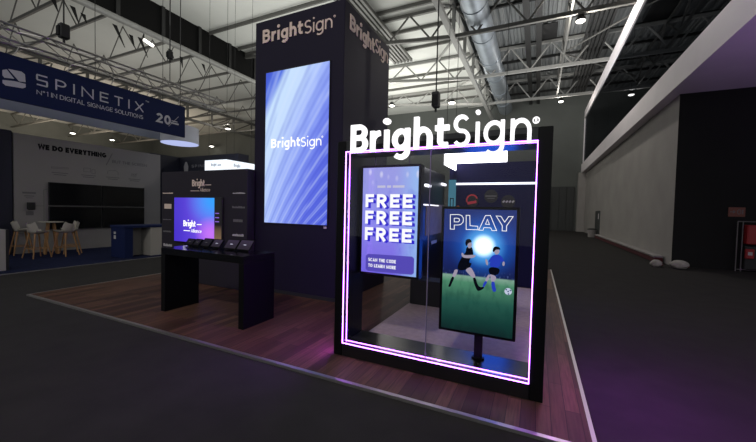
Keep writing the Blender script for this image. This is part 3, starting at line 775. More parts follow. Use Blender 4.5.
# partner wall
pw = thing('partner_wall', 'dark plum partner wall with small pale logos left of the tower', 'stand wall', (-6.2, 4.8, .028))
BB(-7.54, -4.97, 4.73, 4.92, .0285, 2.37, b=.008).build('panel', M['alliance'], pw)
PWF = lambda q, d: Vector((q[0], 4.73 - d, q[1]))
a = MB(); write(a, 'Bright', (-6.53, 4.73, 2.05), XP, YN, .135, .38, w=.2, gap=.085)
write(a, 'Alliance', (-6.29, 4.73, 1.94), XP, YN, .075, .30, w=.10, gap=.1)
a.ribbon([(-6.13, 2.075), (-5.96, 2.075)], .014, PWF, .002); a.ribbon([(-6.58, 1.955), (-6.32, 1.955)], .012, PWF, .002)
a.build('headline', M['tan_print'], pw)
for (x0, x1, z, hgt, m) in [(-7.5, -7.14, 1.91, .03, 'tan_print'), (-7.44, -7.2, 1.62, .105, 'tan_print'), (-7.49, -7.18, 1.33, .022, 'grey_text'), (-7.48, -7.19, 1.07, .04, 'grey_text'), (-7.47, -7.17, .77, .06, 'grey_print'),
                            (-5.35, -5.02, 1.91, .03, 'grey_print'), (-5.36, -5.03, 1.64, .045, 'grey_text'), (-5.33, -5.08, 1.385, .07, 'grey_text'), (-5.35, -5.05, 1.10, .05, 'grey_print')]:
    lg = MB(); x = x0; rr = random.Random(int(abs(x0 * 100) + z * 50))
    if m == 'tan_print' and hgt > .1: lg.box(x0, x1, 4.728, 4.73, z - hgt / 2, z + hgt / 2)
    else:
        while x < x1 - .02:
            w_ = rr.uniform(.018, .034); hh = hgt * rr.uniform(.6, 1.); lg.box(x, min(x + w_, x1), 4.728, 4.73, z - hgt / 2, z - hgt / 2 + hh); x += w_ + .007
    lg.build('partner_logo', M[m], pw)

def all_pic(g, x, z, v):
    c = g.mix(g.smooth(x, 0, 1.), s2l(74, 52, 205), s2l(120, 84, 240))
    d = g.op('SQRT', g.op('ADD', g.op('POWER', g.op('SUBTRACT', x, .98), 2.), g.op('POWER', g.op('SUBTRACT', z, .95), 2.)))
    c = g.mix(g.op('SUBTRACT', 1., g.smooth(d, .0, .75)), c, s2l(48, 160, 255))
    d2 = g.op('SQRT', g.op('ADD', g.op('POWER', g.op('SUBTRACT', x, .92), 2.), g.op('POWER', g.op('SUBTRACT', z, .22), 2.)))
    c = g.mix(g.op('SUBTRACT', .9, g.smooth(d2, .0, .5)), c, s2l(205, 120, 250))
    return c
def bar_pic(g, x, z, v):
    return g.ramp(z, [(0, s2l(135, 108, 82)), (.3, s2l(96, 78, 62)), (.42, s2l(24, 20, 24)), (1, s2l(14, 13, 18))])
pm = thing('partner_screen', 'square violet and blue display reading Bright on the partner wall', 'screen', (-6.3, 4.7, .88))
BB(-7.05, -5.59, 4.685, 4.729, .87, 1.825, b=.006).build('casing', M['black_matt'], pm)
B(-7.03, -5.80, 4.68, 4.685, .885, 1.81).build('picture', screen('alliance_picture', all_pic, 1.), pm)
B(-5.80, -5.605, 4.68, 4.685, .885, 1.81).build('side_strip', screen('side_strip_picture', bar_pic, 1.), pm)
a = MB(); write(a, 'Bright', (-6.73, 4.68, 1.21), XP, YN, .125, .38, w=.2, gap=.085)
write(a, 'Alliance', (-6.49, 4.68, 1.09), XP, YN, .075, .32, w=.12, gap=.1)
SF = lambda q, d: Vector((q[0], 4.68 - d, q[1]))
a.ribbon([(-6.31, 1.26), (-6.17, 1.265)], .018, SF, .002); a.ribbon([(-6.72, 1.12), (-6.52, 1.12)], .016, SF, .002)
a.build('lettering', white_px, pm)
a = MB()
for z in (1.505, 1.42, 1.34): a.ribbon([(-5.775, z), (-5.665, z)], .018, SF, .002)
a.build('menu_marks', M['violet_print'], pm)

# demo table
tb_ = thing('demo_table', 'black waterfall demo table in front of the partner wall', 'table', (-4.3, 3.48, .028))
BB(-5.145, -3.43, 3.22, 3.79, .90, 1.0, b=.004).build('tabletop', M['gloss'], tb_)
BB(-5.145, -5.05, 3.22, 3.79, .0285, .90, b=.004).build('leg', M['black'], tb_)
BB(-3.525, -3.43, 3.22, 3.79, .0285, .90, b=.004).build('leg', M['black'], tb_)

def tab_pic(g, x, z, v):
    return g.mix(g.smooth(z, 0, 1), s2l(40, 32, 48), s2l(56, 46, 68))
tabm = screen('tablet_picture', tab_pic, .8)
tabd = screen('dark_tablet_picture', lambda g, x, z, v: g.mix(z, s2l(18, 14, 24), s2l(30, 26, 42)), .8)
tl = ['small dim tablet on a wedge stand at the left end of the table', 'small dim tablet on a wedge stand, second from the left end of the table', 'black tablet on a wedge stand below the pink corner of the square display', 'violet grey tablet on a wedge stand just right of the square display picture', 'wide violet grey tablet on a wedge stand, second from the right end of the table', 'largest dark violet tablet on a wedge stand at the right end of the row']
for i, (x, w_, hh, m_) in enumerate([(-5.04, .17, .10, tabd), (-4.865, .14, .105, tabd), (-4.66, .19, .125, tabd), (-4.43, .20, .125, tabm), (-4.12, .25, .14, tabm), (-3.85, .26, .15, tabm)]):
    t = thing('tablet', tl[i], 'tablet', (x, 3.62, 1.0), 'tablets on the demo table')
    sl = [(0, 0), (hh * .8, hh), (hh * .8 + .02, hh), (min(.12, hh * .8 + .03), 0)]
    MB().prism([(p[0], p[1]) for p in sl], (x - w_ * .3, 3.605, 1.0), YP, ZP, XP, w_ * .6).build('wedge_stand', M['black_matt'], t)
    nrm = Vector((0, -.78, .62)).normalized(); up = Vector((0, .62, .78)).normalized()
    o = Vector((x, 3.59, 1.012))
    MB().prism([(-w_ / 2, 0), (w_ / 2, 0), (w_ / 2, hh * 1.2), (-w_ / 2, hh * 1.2)], o, XP, up, nrm, .012).build('case', M['black'], t)
    o2 = o + nrm * .012
    MB().prism([(-w_ / 2 + .012, .012), (w_ / 2 - .012, .012), (w_ / 2 - .012, hh * 1.2 - .012), (-w_ / 2 + .012, hh * 1.2 - .012)], o2, XP, up, nrm, .001).build('display', m_, t)
    MB().prism([(-.03, hh * .55), (.02, hh * .55), (.02, hh * .62), (-.03, hh * .62)], o2 + nrm * .001, XP, up, nrm, .0006).build('icon', grey_px if m_ is tabm else M['grey_text'], t)

# beige carpet behind the portal
single('beige_carpet', B(-1.96, .06, 3.66, 7.9, .0285, .036), M['beige_carpet'], 'pale beige carpet square seen through the glass portal', 'carpet')

# portal
po = thing('display_portal', 'black framed glass portal edged with violet light in front', 'portal', (-.95, 3.4, .0285))
BB(-2.0, -1.89, 3.17, 3.63, .0285, 2.385, b=.005).build('jamb', M['black'], po)
BB(-.006, .104, 3.17, 3.63, .0285, 2.385, b=.005).build('jamb', M['black'], po)
BB(-1.89, -.006, 3.17, 3.63, 2.272, 2.385, b=.005).build('header', M['satin'], po)
BB(-1.89, -.006, 3.17, 3.63, .0285, .172, b=.005).build('base', M['satin'], po)
def frame_strip(y, w_, yy):
    m_ = MB(); x0, x1, z0, z1 = -1.889, -.007, .173, 2.271
    m_.box(x0, x1, y, yy, z0, z0 + w_); m_.box(x0, x1, y, yy, z1 - w_, z1); m_.box(x0, x0 + w_, y, yy, z0, z1); m_.box(x1 - w_, x1, y, yy, z0, z1)
    return m_
frame_strip(3.160, .007, 3.170).build('led_strip', M['led'], po)
frame_strip(3.245, .006, 3.254).build('led_strip', M['led'], po)
s_ = B(.1045, .112, 3.22, 3.60, .05, 2.36); s_ = MB().box(.1045, .112, 3.56, 3.61, .9, 2.36)
o_ = s_.build('led_strip', M['led_out'], po); o_['label'] = 'magenta LED strip on the outer right side'
B(-2.008, -2.0005, 3.20, 3.23, .10, 2.3).build('led_strip', M['led_left'], po)
B(-1.879, -.957, 3.205, 3.215, .184, 2.26).build('glass_pane', M['glass'], po)
B(-.949, -.017, 3.205, 3.215, .184, 2.26).build('glass_pane', M['glass'], po)
B(-.957, -.949, 3.203, 3.217, .184, 2.26).build('glass_joint', M['joint'], po)
sg_ = B(-1.83, -.06, 3.155, 3.168, 2.285, 2.33).build('sign_rail', M['black'], po)
X0 = {'B': (-1.81, -1.615), 'r': (-1.578, -1.462), 'i': (-1.437, -1.357), 'g': (-1.335, -1.148), 'h': (-1.11, -.92), 't': (-.895, -.755), 'S': (-.723, -.573), 'j': (-.523, -.487), 'q': (-.451, -.277), 'n': (-.228, -.062)}
def big(ch, key, w_):
    x0, x1 = X0[key]; b = MB(); st_, a_ = glyph(ch, w_)
    cap = .29; z0 = 2.247; k = (x1 - x0) / a_ / cap
    for si, s in enumerate(st_):
        if isinstance(s, tuple): pts, cl, sw = s[0], s[1], (s[2] if len(s) > 2 else w_)
        else: pts, cl, sw = s, False, w_
        b.ribbon([(p[0] * k, p[1]) for p in pts], sw, lambda q, d: Vector((x0 + q[0] * cap, 3.155 - d, z0 + q[1] * cap)), .035 + .001 * si, cl)
    b.build('letter', M['white_letter'], sg_)
for ch in 'Bright': big(ch, ch, .172)
for ch, key in (('S', 'S'), ('i', 'j'), ('g', 'q'), ('n', 'n')): big(ch, key, .112)
rg = MB(); RF = lambda q, d: Vector((q[0], 3.155 - d, q[1]))
rg.ribbon(arc(-.03, 2.435, .024, .024, 0, 340, 17), .008, RF, .02, True)
write(rg, 'R', (-.039, 3.155, 2.422), XP, YN, .026, .018, w=.2, d=.02)
rg.build('registered_mark', M['white_letter'], sg_)

# FREE display
def free_pic(g, x, z, v):
    c = g.ramp(z, [(0, s2l(122, 108, 236)), (.22, s2l(140, 126, 242)), (.55, s2l(150, 152, 248)), (.8, s2l(160, 162, 240)), (1, s2l(164, 166, 238))])
    c = g.mix(g.smooth(x, .55, 1.1), c, s2l(160, 200, 252))
    nz = g.noise(v, 5, 3)
    c = g.mix(g.op('MULTIPLY', g.smooth(nz, .5, .75), .55), c, s2l(96, 100, 225))
    top = g.smooth(z, .80, .98)
    vo = g.nt.nodes.new('ShaderNodeTexVoronoi'); vo.inputs['Scale'].default_value = 7.; g.nt.links.new(v, vo.inputs['Vector'])
    dots = g.op('MULTIPLY', g.op('SUBTRACT', 1., g.smooth(vo.outputs['Distance'], .12, .34)), top)
    return g.mix(g.op('MULTIPLY', dots, .8), c, s2l(235, 235, 255))
fd = thing('portrait_display', 'hanging portrait display reading FREE three times', 'screen', (-1.51, 3.56, .87))
BB(-1.875, -1.142, 3.504, 3.62, .893, 2.160, b=.006).build('casing', M['side_black'], fd)
B(-1.848, -1.170, 3.500, 3.504, .922, 2.132).build('picture', screen('free_picture', free_pic, 1.), fd)
blue_px = glow('deep_blue_pixels', s2l(52, 40, 215), 1.)
sh_, tx_ = MB(), MB()
for z in (1.678, 1.487, 1.295):
    for j in (3, 2, 1): write(sh_, 'FREE', (-1.815 + .011 * j, 3.500 - .0005 * (4 - j), z - .004 * j), XP, YN, .152, .585, w=.235, gap=.15, d=.0003)
    write(tx_, 'FREE', (-1.815, 3.4975, z), XP, YN, .152, .585, w=.235, gap=.15, d=.001)
sh_.build('letter_shadow', blue_px, fd); tx_.build('headline', white_px, fd)
a = MB(); FF = lambda q, d: Vector((q[0], 3.499 - d, q[1]))
for x0, x1 in ((-1.66, -1.56), (-1.54, -1.49), (-1.47, -1.33)): a.ribbon([(x0, 1.915), (x1, 1.915)], .026, FF, .001)
a.build('small_heading', grey_px, fd)
a = MB(); a.prism([(-1.79, .955), (-1.76, .935), (-1.22, .945), (-1.195, .965), (-1.195, 1.125), (-1.22, 1.145), (-1.76, 1.135), (-1.79, 1.11)], (0, 3.4995, 0), XP, ZP, YN, .001); a.build('caption_panel', glow('violet_panel', s2l(92, 80, 190), 1.), fd)
a = MB(); write(a, 'SCAN THE CODE', (-1.755, 3.498, 1.052), XP, YN, .038, .345, w=.2, gap=.16, d=.001); write(a, 'TO LEARN MORE', (-1.755, 3.498, .985), XP, YN, .038, .345, w=.2, gap=.16, d=.001)
a.build('caption', white_px, fd)
for x in (-1.72, -1.30):
    MB().tube((x, 3.56, 2.160), (x, 3.56, 2.2715), .006, 6).build('suspension_cable', M['steel'], fd)

# PLAY display
STAR = [-0.455, 1.323]; FIELD = [-0.479, 1.016]; BALL = [-0.217, 0.906]
sx0, sx1, sz0, sz1 = -.85, -.166, .457, 1.676
SU, SV = (STAR[0] - sx0) / (sx1 - sx0), (STAR[1] - sz0) / (sz1 - sz0); FV = (FIELD[1] - sz0) / (sz1 - sz0)
def play_pic(g, x, z, v):
    sky = g.ramp(z, [(FV, s2l(24, 34, 78)), (FV + .07, s2l(26, 38, 96)), (.75, s2l(26, 50, 130)), (1, s2l(30, 48, 112))])
    gn = g.noise(v, 9, 4)
    fld = g.ramp(z, [(0, s2l(16, 40, 40)), (.10, s2l(22, 62, 56)), (FV * .55, s2l(40, 92, 78)), (FV * .88, s2l(84, 146, 112)), (FV, s2l(142, 180, 158))])
    fld = g.mix(g.op('MULTIPLY', g.smooth(gn, .45, .7), .35), fld, s2l(18, 62, 54))
    stand = g.op('MULTIPLY', g.smooth(g.noise(v, 40, 1), .55, .7), g.op('SUBTRACT', 1., g.smooth(z, FV + .02, FV + .06)))
    sky = g.mix(g.op('MULTIPLY', stand, .6), sky, s2l(90, 110, 170))
    c = g.mix(g.smooth(z, FV - .008, FV + .008), fld, sky)
    asp = (sz1 - sz0) / (sx1 - sx0)
    d = g.op('SQRT', g.op('ADD', g.op('POWER', g.op('SUBTRACT', x, SU), 2.), g.op('POWER', g.op('MULTIPLY', g.op('SUBTRACT', z, SV), asp), 2.)))
    c = g.mix(g.op('MULTIPLY', g.op('SUBTRACT', 1., g.smooth(d, .05, .55)), .85), c, s2l(30, 110, 220))
    c = g.mix(g.op('SUBTRACT', 1., g.smooth(d, .10, .34)), c, s2l(90, 185, 255))
    return g.mix(g.op('SUBTRACT', 1., g.smooth(d, .06, .19)), c, (1.6, 2., 2.2))
pd = thing('football_display', 'portrait display reading PLAY with two footballers on a black pole', 'screen', (-.5, 3.43, .172))
BB(-.878, -.140, 3.404, 3.47, .430, 1.703, b=.006).build('casing', M['black'], pd)
pic = B(sx0, sx1, 3.400, 3.404, sz0, sz1).build('picture', screen('football_picture', play_pic, 1.), pd)
MB().box(-.525, -.445, 3.47, 3.50, .19, .5).build('pole', M['black'], pd)
BB(-.545, -.425, 3.455, 3.515, .1725, .19, b=.004).build('foot_plate', M['black'], pd)
OL = [[[-0.789, 1.619], [-0.705, 1.622], [-0.676, 1.613], [-0.657, 1.587], [-0.659, 1.547], [-0.68, 1.524], [-0.706, 1.517], [-0.746, 1.515], [-0.745, 1.472], [-0.785, 1.473]], [[-0.748, 1.584], [-0.713, 1.585], [-0.697, 1.577], [-0.694, 1.562], [-0.706, 1.548], [-0.747, 1.547]], [[-0.631, 1.616], [-0.596, 1.617], [-0.59, 1.515], [-0.517, 1.512], [-0.512, 1.478], [-0.627, 1.476]], [[-0.505, 1.475], [-0.447, 1.619], [-0.401, 1.621], [-0.34, 1.478], [-0.382, 1.476], [-0.395, 1.502], [-0.456, 1.502], [-0.467, 1.475]], [[-0.444, 1.535], [-0.427, 1.583], [-0.407, 1.533]], [[-0.348, 1.618], [-0.305, 1.616], [-0.27, 1.561], [-0.236, 1.616], [-0.197, 1.616], [-0.252, 1.526], [-0.251, 1.478], [-0.29, 1.478], [-0.29, 1.527]]]
a = MB()
for L in OL: a.ribbon([tuple(p) for p in L], .006, lambda q, d: Vector((q[0], 3.3995 - d, q[1])), .001, True)
a.build('headline', white_px, pd)
P1 = {"dark": [[[-0.621, 1.296], [-0.591, 1.314], [-0.56, 1.3], [-0.547, 1.231], [-0.557, 1.222], [-0.586, 1.172], [-0.585, 1.141], [-0.559, 1.151], [-0.58, 1.095], [-0.638, 1.066], [-0.689, 1.061], [-0.705, 1.098], [-0.661, 1.202], [-0.623, 1.248]], [[-0.633, 1.335], [-0.627, 1.371], [-0.601, 1.386], [-0.573, 1.375], [-0.569, 1.35], [-0.592, 1.345], [-0.611, 1.328], [-0.617, 1.303]], [[-0.548, 1.011], [-0.52, 1.007], [-0.5, 0.938], [-0.472, 0.914], [-0.439, 0.927], [-0.434, 0.911], [-0.482, 0.875], [-0.505, 0.881], [-0.537, 0.953]], [[-0.754, 0.996], [-0.725, 0.985], [-0.752, 0.924], [-0.765, 0.883], [-0.79, 0.885], [-0.781, 0.911]]], "skin": [[[-0.611, 1.328], [-0.592, 1.348], [-0.569, 1.35], [-0.565, 1.323], [-0.575, 1.294], [-0.601, 1.289]], [[-0.669, 1.237], [-0.649, 1.243], [-0.642, 1.215], [-0.535, 1.232], [-0.522, 1.217], [-0.556, 1.194], [-0.657, 1.189]], [[-0.626, 1.072], [-0.574, 1.11], [-0.545, 1.07], [-0.516, 1.007], [-0.55, 0.999], [-0.595, 1.041]], [[-0.728, 1.066], [-0.694, 1.07], [-0.703, 1.03], [-0.725, 0.985], [-0.754, 0.996], [-0.736, 1.037]]]}
P2 = {"blue": [[[-0.378, 1.228], [-0.35, 1.246], [-0.307, 1.249], [-0.282, 1.229], [-0.262, 1.192], [-0.276, 1.181], [-0.295, 1.19], [-0.299, 1.122], [-0.401, 1.126], [-0.384, 1.182], [-0.395, 1.165], [-0.41, 1.172]], [[-0.374, 0.983], [-0.342, 0.987], [-0.336, 0.941], [-0.321, 0.897], [-0.349, 0.882], [-0.365, 0.915]], [[-0.434, 0.983], [-0.407, 0.979], [-0.424, 0.943], [-0.441, 0.917], [-0.454, 0.927]]], "dark": [[[-0.399, 1.126], [-0.299, 1.122], [-0.301, 1.071], [-0.339, 1.044], [-0.399, 1.057]], [[-0.369, 1.298], [-0.36, 1.32], [-0.331, 1.328], [-0.305, 1.318], [-0.298, 1.295], [-0.316, 1.299], [-0.344, 1.294], [-0.358, 1.268], [-0.37, 1.275]]], "skin": [[[-0.358, 1.271], [-0.344, 1.295], [-0.316, 1.299], [-0.304, 1.284], [-0.314, 1.256], [-0.34, 1.242]], [[-0.392, 1.057], [-0.339, 1.044], [-0.326, 1.023], [-0.342, 0.984], [-0.374, 0.981], [-0.378, 1.017]], [[-0.276, 1.181], [-0.262, 1.192], [-0.254, 1.163], [-0.265, 1.139], [-0.278, 1.153]], [[-0.436, 1.193], [-0.421, 1.202], [-0.405, 1.157], [-0.412, 1.133], [-0.427, 1.147]], [[-0.399, 1.057], [-0.383, 1.04], [-0.407, 0.977], [-0.434, 0.983]]]}
kit = {'dark': glow('dark_kit_pixels', s2l(10, 12, 22), 1.), 'skin': glow('skin_pixels', s2l(168, 158, 176), 1.), 'blue': glow('blue_kit_pixels', s2l(42, 66, 190), 1.)}
def chaikin(p, n=2):
    for _ in range(n):
        q = []
        for i in range(len(p)):
            a_, b_ = p[i], p[(i + 1) % len(p)]
            q += [(a_[0] * .75 + b_[0] * .25, a_[1] * .75 + b_[1] * .25), (a_[0] * .25 + b_[0] * .75, a_[1] * .25 + b_[1] * .75)]
        p = q
    return p
def figure(P, lab, order):
    root = None
    for li, k_ in enumerate(order):
        mb = MB()
        for poly in P[k_]: mb.prism(chaikin([tuple(p) for p in poly]), (0, 3.3995 - .0006 * li, 0), XP, ZP, YN, .0005)
        if root is None: root = mb.build('player_picture', kit[k_], pd); root['label'] = lab
        else: mb.build('kit_picture' if k_ != 'skin' else 'skin_picture', kit[k_], root)
figure(P1, 'picture of a footballer in dark kit', ['dark', 'skin'])
figure(P2, 'picture of a footballer in blue shirt', ['skin', 'blue', 'dark'])
a = MB(); a.prism(arc(BALL[0], BALL[1], .033, .033, 0, 342, 19), (0, 3.3995, 0), XP, ZP, YN, .0008); a.build('ball_picture', glow('ball_pixels', s2l(205, 215, 235), 1.), pd)
a = MB()
for dx, dz in ((0, .0), (.02, .012), (-.018, .016), (.004, -.024)): a.prism(arc(BALL[0] + dx, BALL[1] + dz, .008, .008, 0, 300, 5), (0, 3.3985, 0), XP, ZP, YN, .0004)
a.build('ball_patches', glow('ball_patch_pixels', s2l(60, 80, 120), 1.), pd)

# back of the booth seen through the glass
pr = thing('product_wall', 'indigo product wall with white light line seen through the portal glass', 'stand wall', (-.8, 8.06, .0285))
B(-1.90, .10, 8.0, 8.12, .0285, 2.78).build('panel', M['product'], pr)
B(-1.77, .09, 7.985, 8.0, 2.28, 2.325).build('light_line', M['led_white'], pr)
sw = thing('side_wall', 'black glossy side wall between tower and product wall, with tan board', 'stand wall', (-2.03, 7.0, .0285))
B(-2.06, -2.0, 5.9, 7.95, .0285, 2.5).build('panel', M['side_black'], sw)
B(-2.0, -1.985, 6.5, 7.9, 1.15, 1.80).build('tan_board', M['tan_wall'], sw)
B(-2.0, -1.985, 6.0, 7.4, 1.76, 1.785).build('light_bar', M['led_white'], sw)
B(-1.984, -1.98, 6.88, 7.3, .95, 1.02).build('small_plate', M['grey_print'], sw)
for i, (y, z) in enumerate(((6.5, 2.15), (7.75, 2.27))):
    t = thing('spot_lamp', ('nearer' if i == 0 else 'farther') + ' small white spot lamp on the black side wall behind the glass', 'lamp', (-1.98, y, z), 'spot lamps on the side wall')
    BB(-1.999, -1.95, y - .10, y + .10, z + .03, z + .07, b=.004).build('housing', M['black_matt'], t)
    BB(-1.998, -1.95, y - .16, y + .16, z - .02, z + .029, b=.004).build('lens', M['led_white'], t)
pt = thing('teal_poster', 'narrow teal poster beside the indigo product wall', 'poster', (-1.83, 7.96, 1.45))
B(-1.91, -1.74, 7.965, 7.998, 1.45, 2.40).build('panel', M['teal'], pt)
a = MB(); a.ribbon([(-1.86, 1.72), (-1.79, 1.72), (-1.79, 1.96), (-1.86, 1.96)], .02, lambda q, d: Vector((q[0], 7.965 - d, q[1])), .002, True); a.build('mark', M['black_print'], pt)
bs = thing('unseen_blue_screen', 'unseen blue lit screen on a slim stand behind the football display', 'screen', (-.53, 5.06, .0365))  # unseen screen, added for the blue glow on the portal base
BB(-.76, -.30, 5.03, 5.08, .60, 1.24, b=.006).build('casing', M['black_matt'], bs)
B(-.745, -.315, 5.025, 5.03, .615, 1.225).build('picture', M['rear_blue'], bs)
B(-.57, -.50, 5.04, 5.07, .05, .60).build('pole', M['black_matt'], bs)
BB(-.71, -.36, 4.95, 5.17, .0365, .05, b=.004).build('foot_plate', M['black_matt'], bs)
ws = thing('wall_screen', 'unseen blue lit screen on the indigo wall, behind the football display', 'screen', (-1.0, 7.98, .9))  # second unseen screen, gives the blue glow under the portal header
BB(-1.52, -.44, 7.96, 7.999, .88, 1.74, b=.006).build('casing', M['black_matt'], ws)
B(-1.50, -.46, 7.955, 7.96, .90, 1.72).build('picture', M['rear_blue'], ws)
DF = lambda q, d: Vector((q[0], 8.0 - d, q[1]))
for (x, z, lab, m1) in ((-1.36, 1.92, 'round black sign with red marks on the indigo wall', 'red_logo'), (-.945, 2.02, 'round grey sign on the indigo wall, in the middle', 'grey_text'), (-.58, 1.90, 'round black sign with white word on the indigo wall', 'grey_print')):
    t = thing('round_sign', lab, 'sign', (x, 7.98, z - .14), 'round signs on the indigo wall')
    MB().prism(arc(x, z, .145, .15, 0, 348, 29), (0, 7.999, 0), XP, ZP, YN, .02).build('disc', M['black_matt'], t)
    DG = lambda q, d: Vector((q[0], 7.979 - d, q[1])); a = MB()
    if m1 == 'red_logo':
        a.ribbon(arc(x, z, .12, .125, 200, 20, 14), .03, DG, .002); a.ribbon([(x - .1, z - .07), (x + .1, z - .03)], .06, DG, .002)
    elif m1 == 'grey_text': a.ribbon([(x - .12, z), (x + .12, z)], .03, DG, .002); a.ribbon([(x - .08, z - .05), (x + .08, z - .05)], .015, DG, .002)
    else:
        for i in range(4): a.ribbon([(x - .11 + i * .065, z - .02), (x - .07 + i * .065, z + .02)], .035, DG, .002)
    a.build('marks', M[m1], t)
single('orange_badge', MB().prism(arc(-1.68, 1.74, .05, .05, 0, 348, 15), (0, 7.999, 0), XP, ZP, YN, .012), M['orange'], 'small orange badge at the lower left of the indigo wall', 'badge')
lr = thing('overhead_lightbox', 'bright white light band above the indigo product wall', 'light box', (-1.2, 7.9, 2.6205))
B(-1.75, -.64, 7.98, 8.12, 2.7805, 3.2).build('back_band', M['lightbox_bright'], lr)
B(-1.775, -1.75, 6.95, 7.99, 2.6205, 3.2).build('side_band', M['lightbox_bright'], lr)
for y in (7.05, 7.9): MB().tube((-1.762, y, 3.2), (-1.762, y, 13.2), .006, 5).build('cable', M['steel_dark'], lr)
MB().tube((-.7, 8.05, 3.2), (-.7, 8.05, 13.2), .006, 5).build('cable', M['steel_dark'], lr)
single('black_plinth', BB(-1.94, -1.40, 5.5, 5.86, .0365, .46, b=.01), M['black_matt'], 'low black plinth on the beige carpet behind the portal', 'plinth')

# =================================================================== right side
sgn = thing('exit_sign', 'dull red two part fire sign above the fire cabinet', 'sign', (5.68, 14.36, 1.7))
B(5.49, 5.88, 14.362, 14.379, 1.70, 1.99).build('plate', M['sign_red'], sgn)
a = MB(); EF = lambda q, d: Vector((q[0], 14.362 - d, q[1]))
a.ribbon([(5.53, 1.85), (5.60, 1.85)], .03, EF, .003); a.prism([(5.6, 1.79), (5.66, 1.85), (5.6, 1.91)], (0, 14.362, 0), XP, ZP, YN, .003)
a.ribbon(arc(5.74, 1.85, .04, .07, 0, 340, 12), .018, EF, .003, True); a.ribbon([(5.82, 1.78), (5.82, 1.92)], .03, EF, .003)
a.build('symbols', M['grey_text'], sgn)
fc = thing('fire_cabinet', 'red fire hose cabinet in a grey tube frame against the dark wall', 'cabinet', (6.2, 14.2, 0))
for x in (5.68, 5.80): MB().tube((x, 14.25, .001), (x, 14.25, 1.55), .016, 8).build('frame_post', M['steel'], fc)
MB().tube((5.68, 14.25, 1.55), (7.1, 14.25, 1.55), .016, 8).build('frame_rail', M['steel'], fc)
MB().tube((5.68, 14.25, .06), (7.1, 14.25, .06), .016, 8).build('frame_rail', M['steel'], fc)
MB().tube((7.1, 14.25, .001), (7.1, 14.25, 1.55), .016, 8).build('frame_post', M['steel'], fc)
BB(5.86, 7.0, 14.12, 14.36, .86, 1.45, b=.02).build('hose_box', M['red'], fc)
BB(5.84, 7.0, 14.15, 14.36, .08, .80, b=.02).build('lower_box', M['black_matt'], fc)
BB(5.82, 6.02, 14.06, 14.15, .42, .72, b=.02).build('call_point', M['red'], fc)
B(5.87, 5.97, 14.055, 14.06, .53, .63).build('call_plate', M['grey_print'], fc)
B(6.10, 6.30, 14.115, 14.12, 1.05, 1.2).build('emblem', M['grey_print'], fc)
bm_ = thing('wall_bumper', 'long low bumper with pale top lying along the right wall', 'bumper', (3.98, 21, 0))
BB(3.82, 4.12, 15.0, 28.6, .19, .27, b=.02).build('pale_cover', M['plank_pale'], bm_)
BB(3.86, 4.10, 15.02, 28.5, .001, .19, b=.02).build('body', M['dark_red'], bm_)
def sack(name, c, r, label):
    mb = MB(); n, m_ = 18, 10; rd = random.Random(len(label)); vs = []; fs = []
    for i in range(m_ + 1):
        ph = math.pi * i / m_
        for j in range(n):
            th = 2 * math.pi * j / n; k_ = 1 + .10 * math.sin(3 * th + i) + .06 * rd.uniform(-1, 1)
            vs.append((c[0] + r[0] * k_ * math.sin(ph) * math.cos(th), c[1] + r[1] * k_ * math.sin(ph) * math.sin(th), max(.001, c[2] + r[2] * math.cos(ph))))
    for i in range(m_):
        for j in range(n): fs.append((i * n + j, (i + 1) * n + j, (i + 1) * n + (j + 1) % n, i * n + (j + 1) % n))
    t = thing(name, label, 'sack', (c[0], c[1], 0), 'sacks by the right wall')
    smooth(mb.add(vs, fs).build('body', M['bag'], t), 80)
    smooth(MB().lathe((c[0] + r[0] * .7, c[1] - r[1] * .4, c[2]), [(.05, -.05), (.06, 0), (.03, .05)], 10).build('knot', M['dark_red'], t))
sack('sack', (3.62, 13.9, .10), (.16, .2, .13), 'small pale sack on the floor at the end of the wall bumper')
sack('sack', (4.16, 13.72, .13), (.24, .24, .15), 'larger pale sack against the corner of the right wall')
bi = thing('waste_bin', 'small pale bin at the far end of the right wall', 'bin', (3.75, 29.3, 0))
MB().lathe((3.75, 29.3, .001), [(.24, 0), (.28, .55), (.26, .56)], 20).build('body', M['plank_pale'], bi)
MB().lathe((3.75, 29.3, .56), [(.29, 0), (.29, .05), (.15, .09)], 20).build('lid', M['steel_dark'], bi)

# =================================================================== camera, light
cam = bpy.data.cameras.new('camera'); cam.sensor_width = 36; cam.lens = 336.83 / 756 * 36; cam.clip_end = 300
co = bpy.data.objects.new('camera', cam); COL.objects.link(co)
rr_, uu_, bb_ = [[0.904558, 0.4257032, 0.0234858], [-0.0353501, 0.01999, 0.999175], [0.4248825, -0.904642, 0.0331308]]
mt = Matrix(((rr_[0], uu_[0], bb_[0], 0), (rr_[1], uu_[1], bb_[1], 0), (rr_[2], uu_[2], bb_[2], 1.65), (0, 0, 0, 1)))
co.matrix_world = mt
SC.camera = co

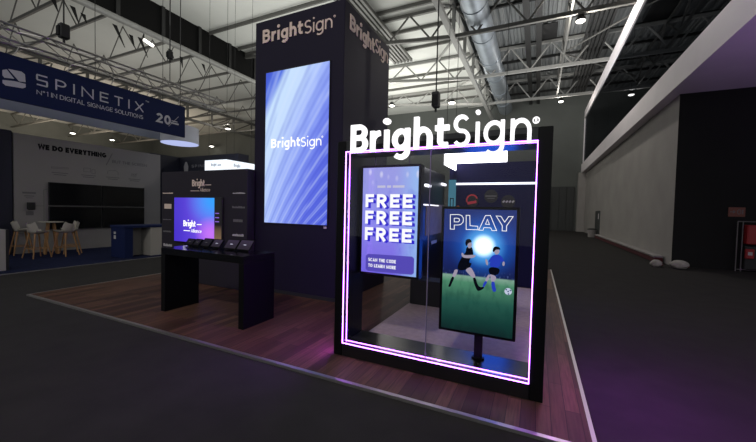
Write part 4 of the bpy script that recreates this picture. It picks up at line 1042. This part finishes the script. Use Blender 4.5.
def area(name, loc, size, power, col=(1, 1, 1), rot=(0, 0, 0), sy=None):
    l = bpy.data.lights.new(name, 'AREA'); l.size = size; l.energy = power; l.color = col
    if sy: l.shape = 'RECTANGLE'; l.size_y = sy
    o = bpy.data.objects.new(name, l); COL.objects.link(o); o.location = loc; o.rotation_euler = rot
    return o
def spot(name, loc, target, power, ang, col=(1, 1, 1), blend=.5, rad=.15):
    l = bpy.data.lights.new(name, 'SPOT'); l.energy = power; l.color = col; l.spot_size = R(ang); l.spot_blend = blend; l.shadow_soft_size = rad
    o = bpy.data.objects.new(name, l); COL.objects.link(o); o.location = loc
    o.rotation_euler = (Vector(target) - Vector(loc)).to_track_quat('-Z', 'Y').to_euler()
    return o
UP = (R(180), 0, 0)
WORLD = .45
area('ceiling_fill', (-12, 27, 6.5), 14, 1500, (1, 1, .95), UP)  # unseen upward area lights, added to brighten the ceiling
area('ceiling_fill', (-12, 11, 7.5), 9, 450, (1, 1, .96), UP)
area('ceiling_fill', (-28, 16, 8), 12, 230, (1, .97, .92), UP)
area('ceiling_fill', (-50, 22, 8), 14, 2600, (1, .85, .68), UP)
area('ceiling_fill', (1, 24, 8), 6, 330, (1, 1, 1), UP)
for x, y, p in ((1.63, 19.4, 600), (-7.04, 29.6, 300), (-12.3, 28.5, 300), (6.4, 32.6, 100), (-34.6, 29.7, 200), (1.53, 32.5, 200), (-46.5, 19.5, 200)):
    l = bpy.data.lights.new('lamp_light', 'POINT'); l.energy = p; l.color = (1, .95, .88); l.shadow_soft_size = .2
    o = bpy.data.objects.new('lamp_light', l); COL.objects.link(o); o.location = (x, y, 10.9)
spot('tower_fill_spot', (-1, -8, 12.5), (-4, 5, 3.5), 2500, 60, (1, .95, .9), .8, .4)  # unseen spot behind the camera, added to brighten the tower front
spot('violet_soffit_fill', (2.2, 5.0, .4), (7.5, 9.0, 5.7), 500, 85, (.62, .36, 1), .9, .2)  # unseen spot added for the purple tint on the soffit

area('violet_floor_fill', (.22, 3.42, 1.35), .7, 50, (.52, .07, .92), (0, R(-70), 0), .06)  # unseen area light added beside the LED strip for the purple floor

w = bpy.data.worlds.new('world'); SC.world = w; w.use_nodes = True
bg = w.node_tree.nodes['Background']; bg.inputs[0].default_value = (.95, .98, 1, 1); bg.inputs[1].default_value = WORLD

SC.view_settings.view_transform = 'Standard'; SC.view_settings.look = 'None'
SC.view_settings.exposure = 0; SC.view_settings.gamma = 1; SC.view_settings.use_curve_mapping = False
for o in bpy.data.objects:
    if '_o' in o: del o['_o']
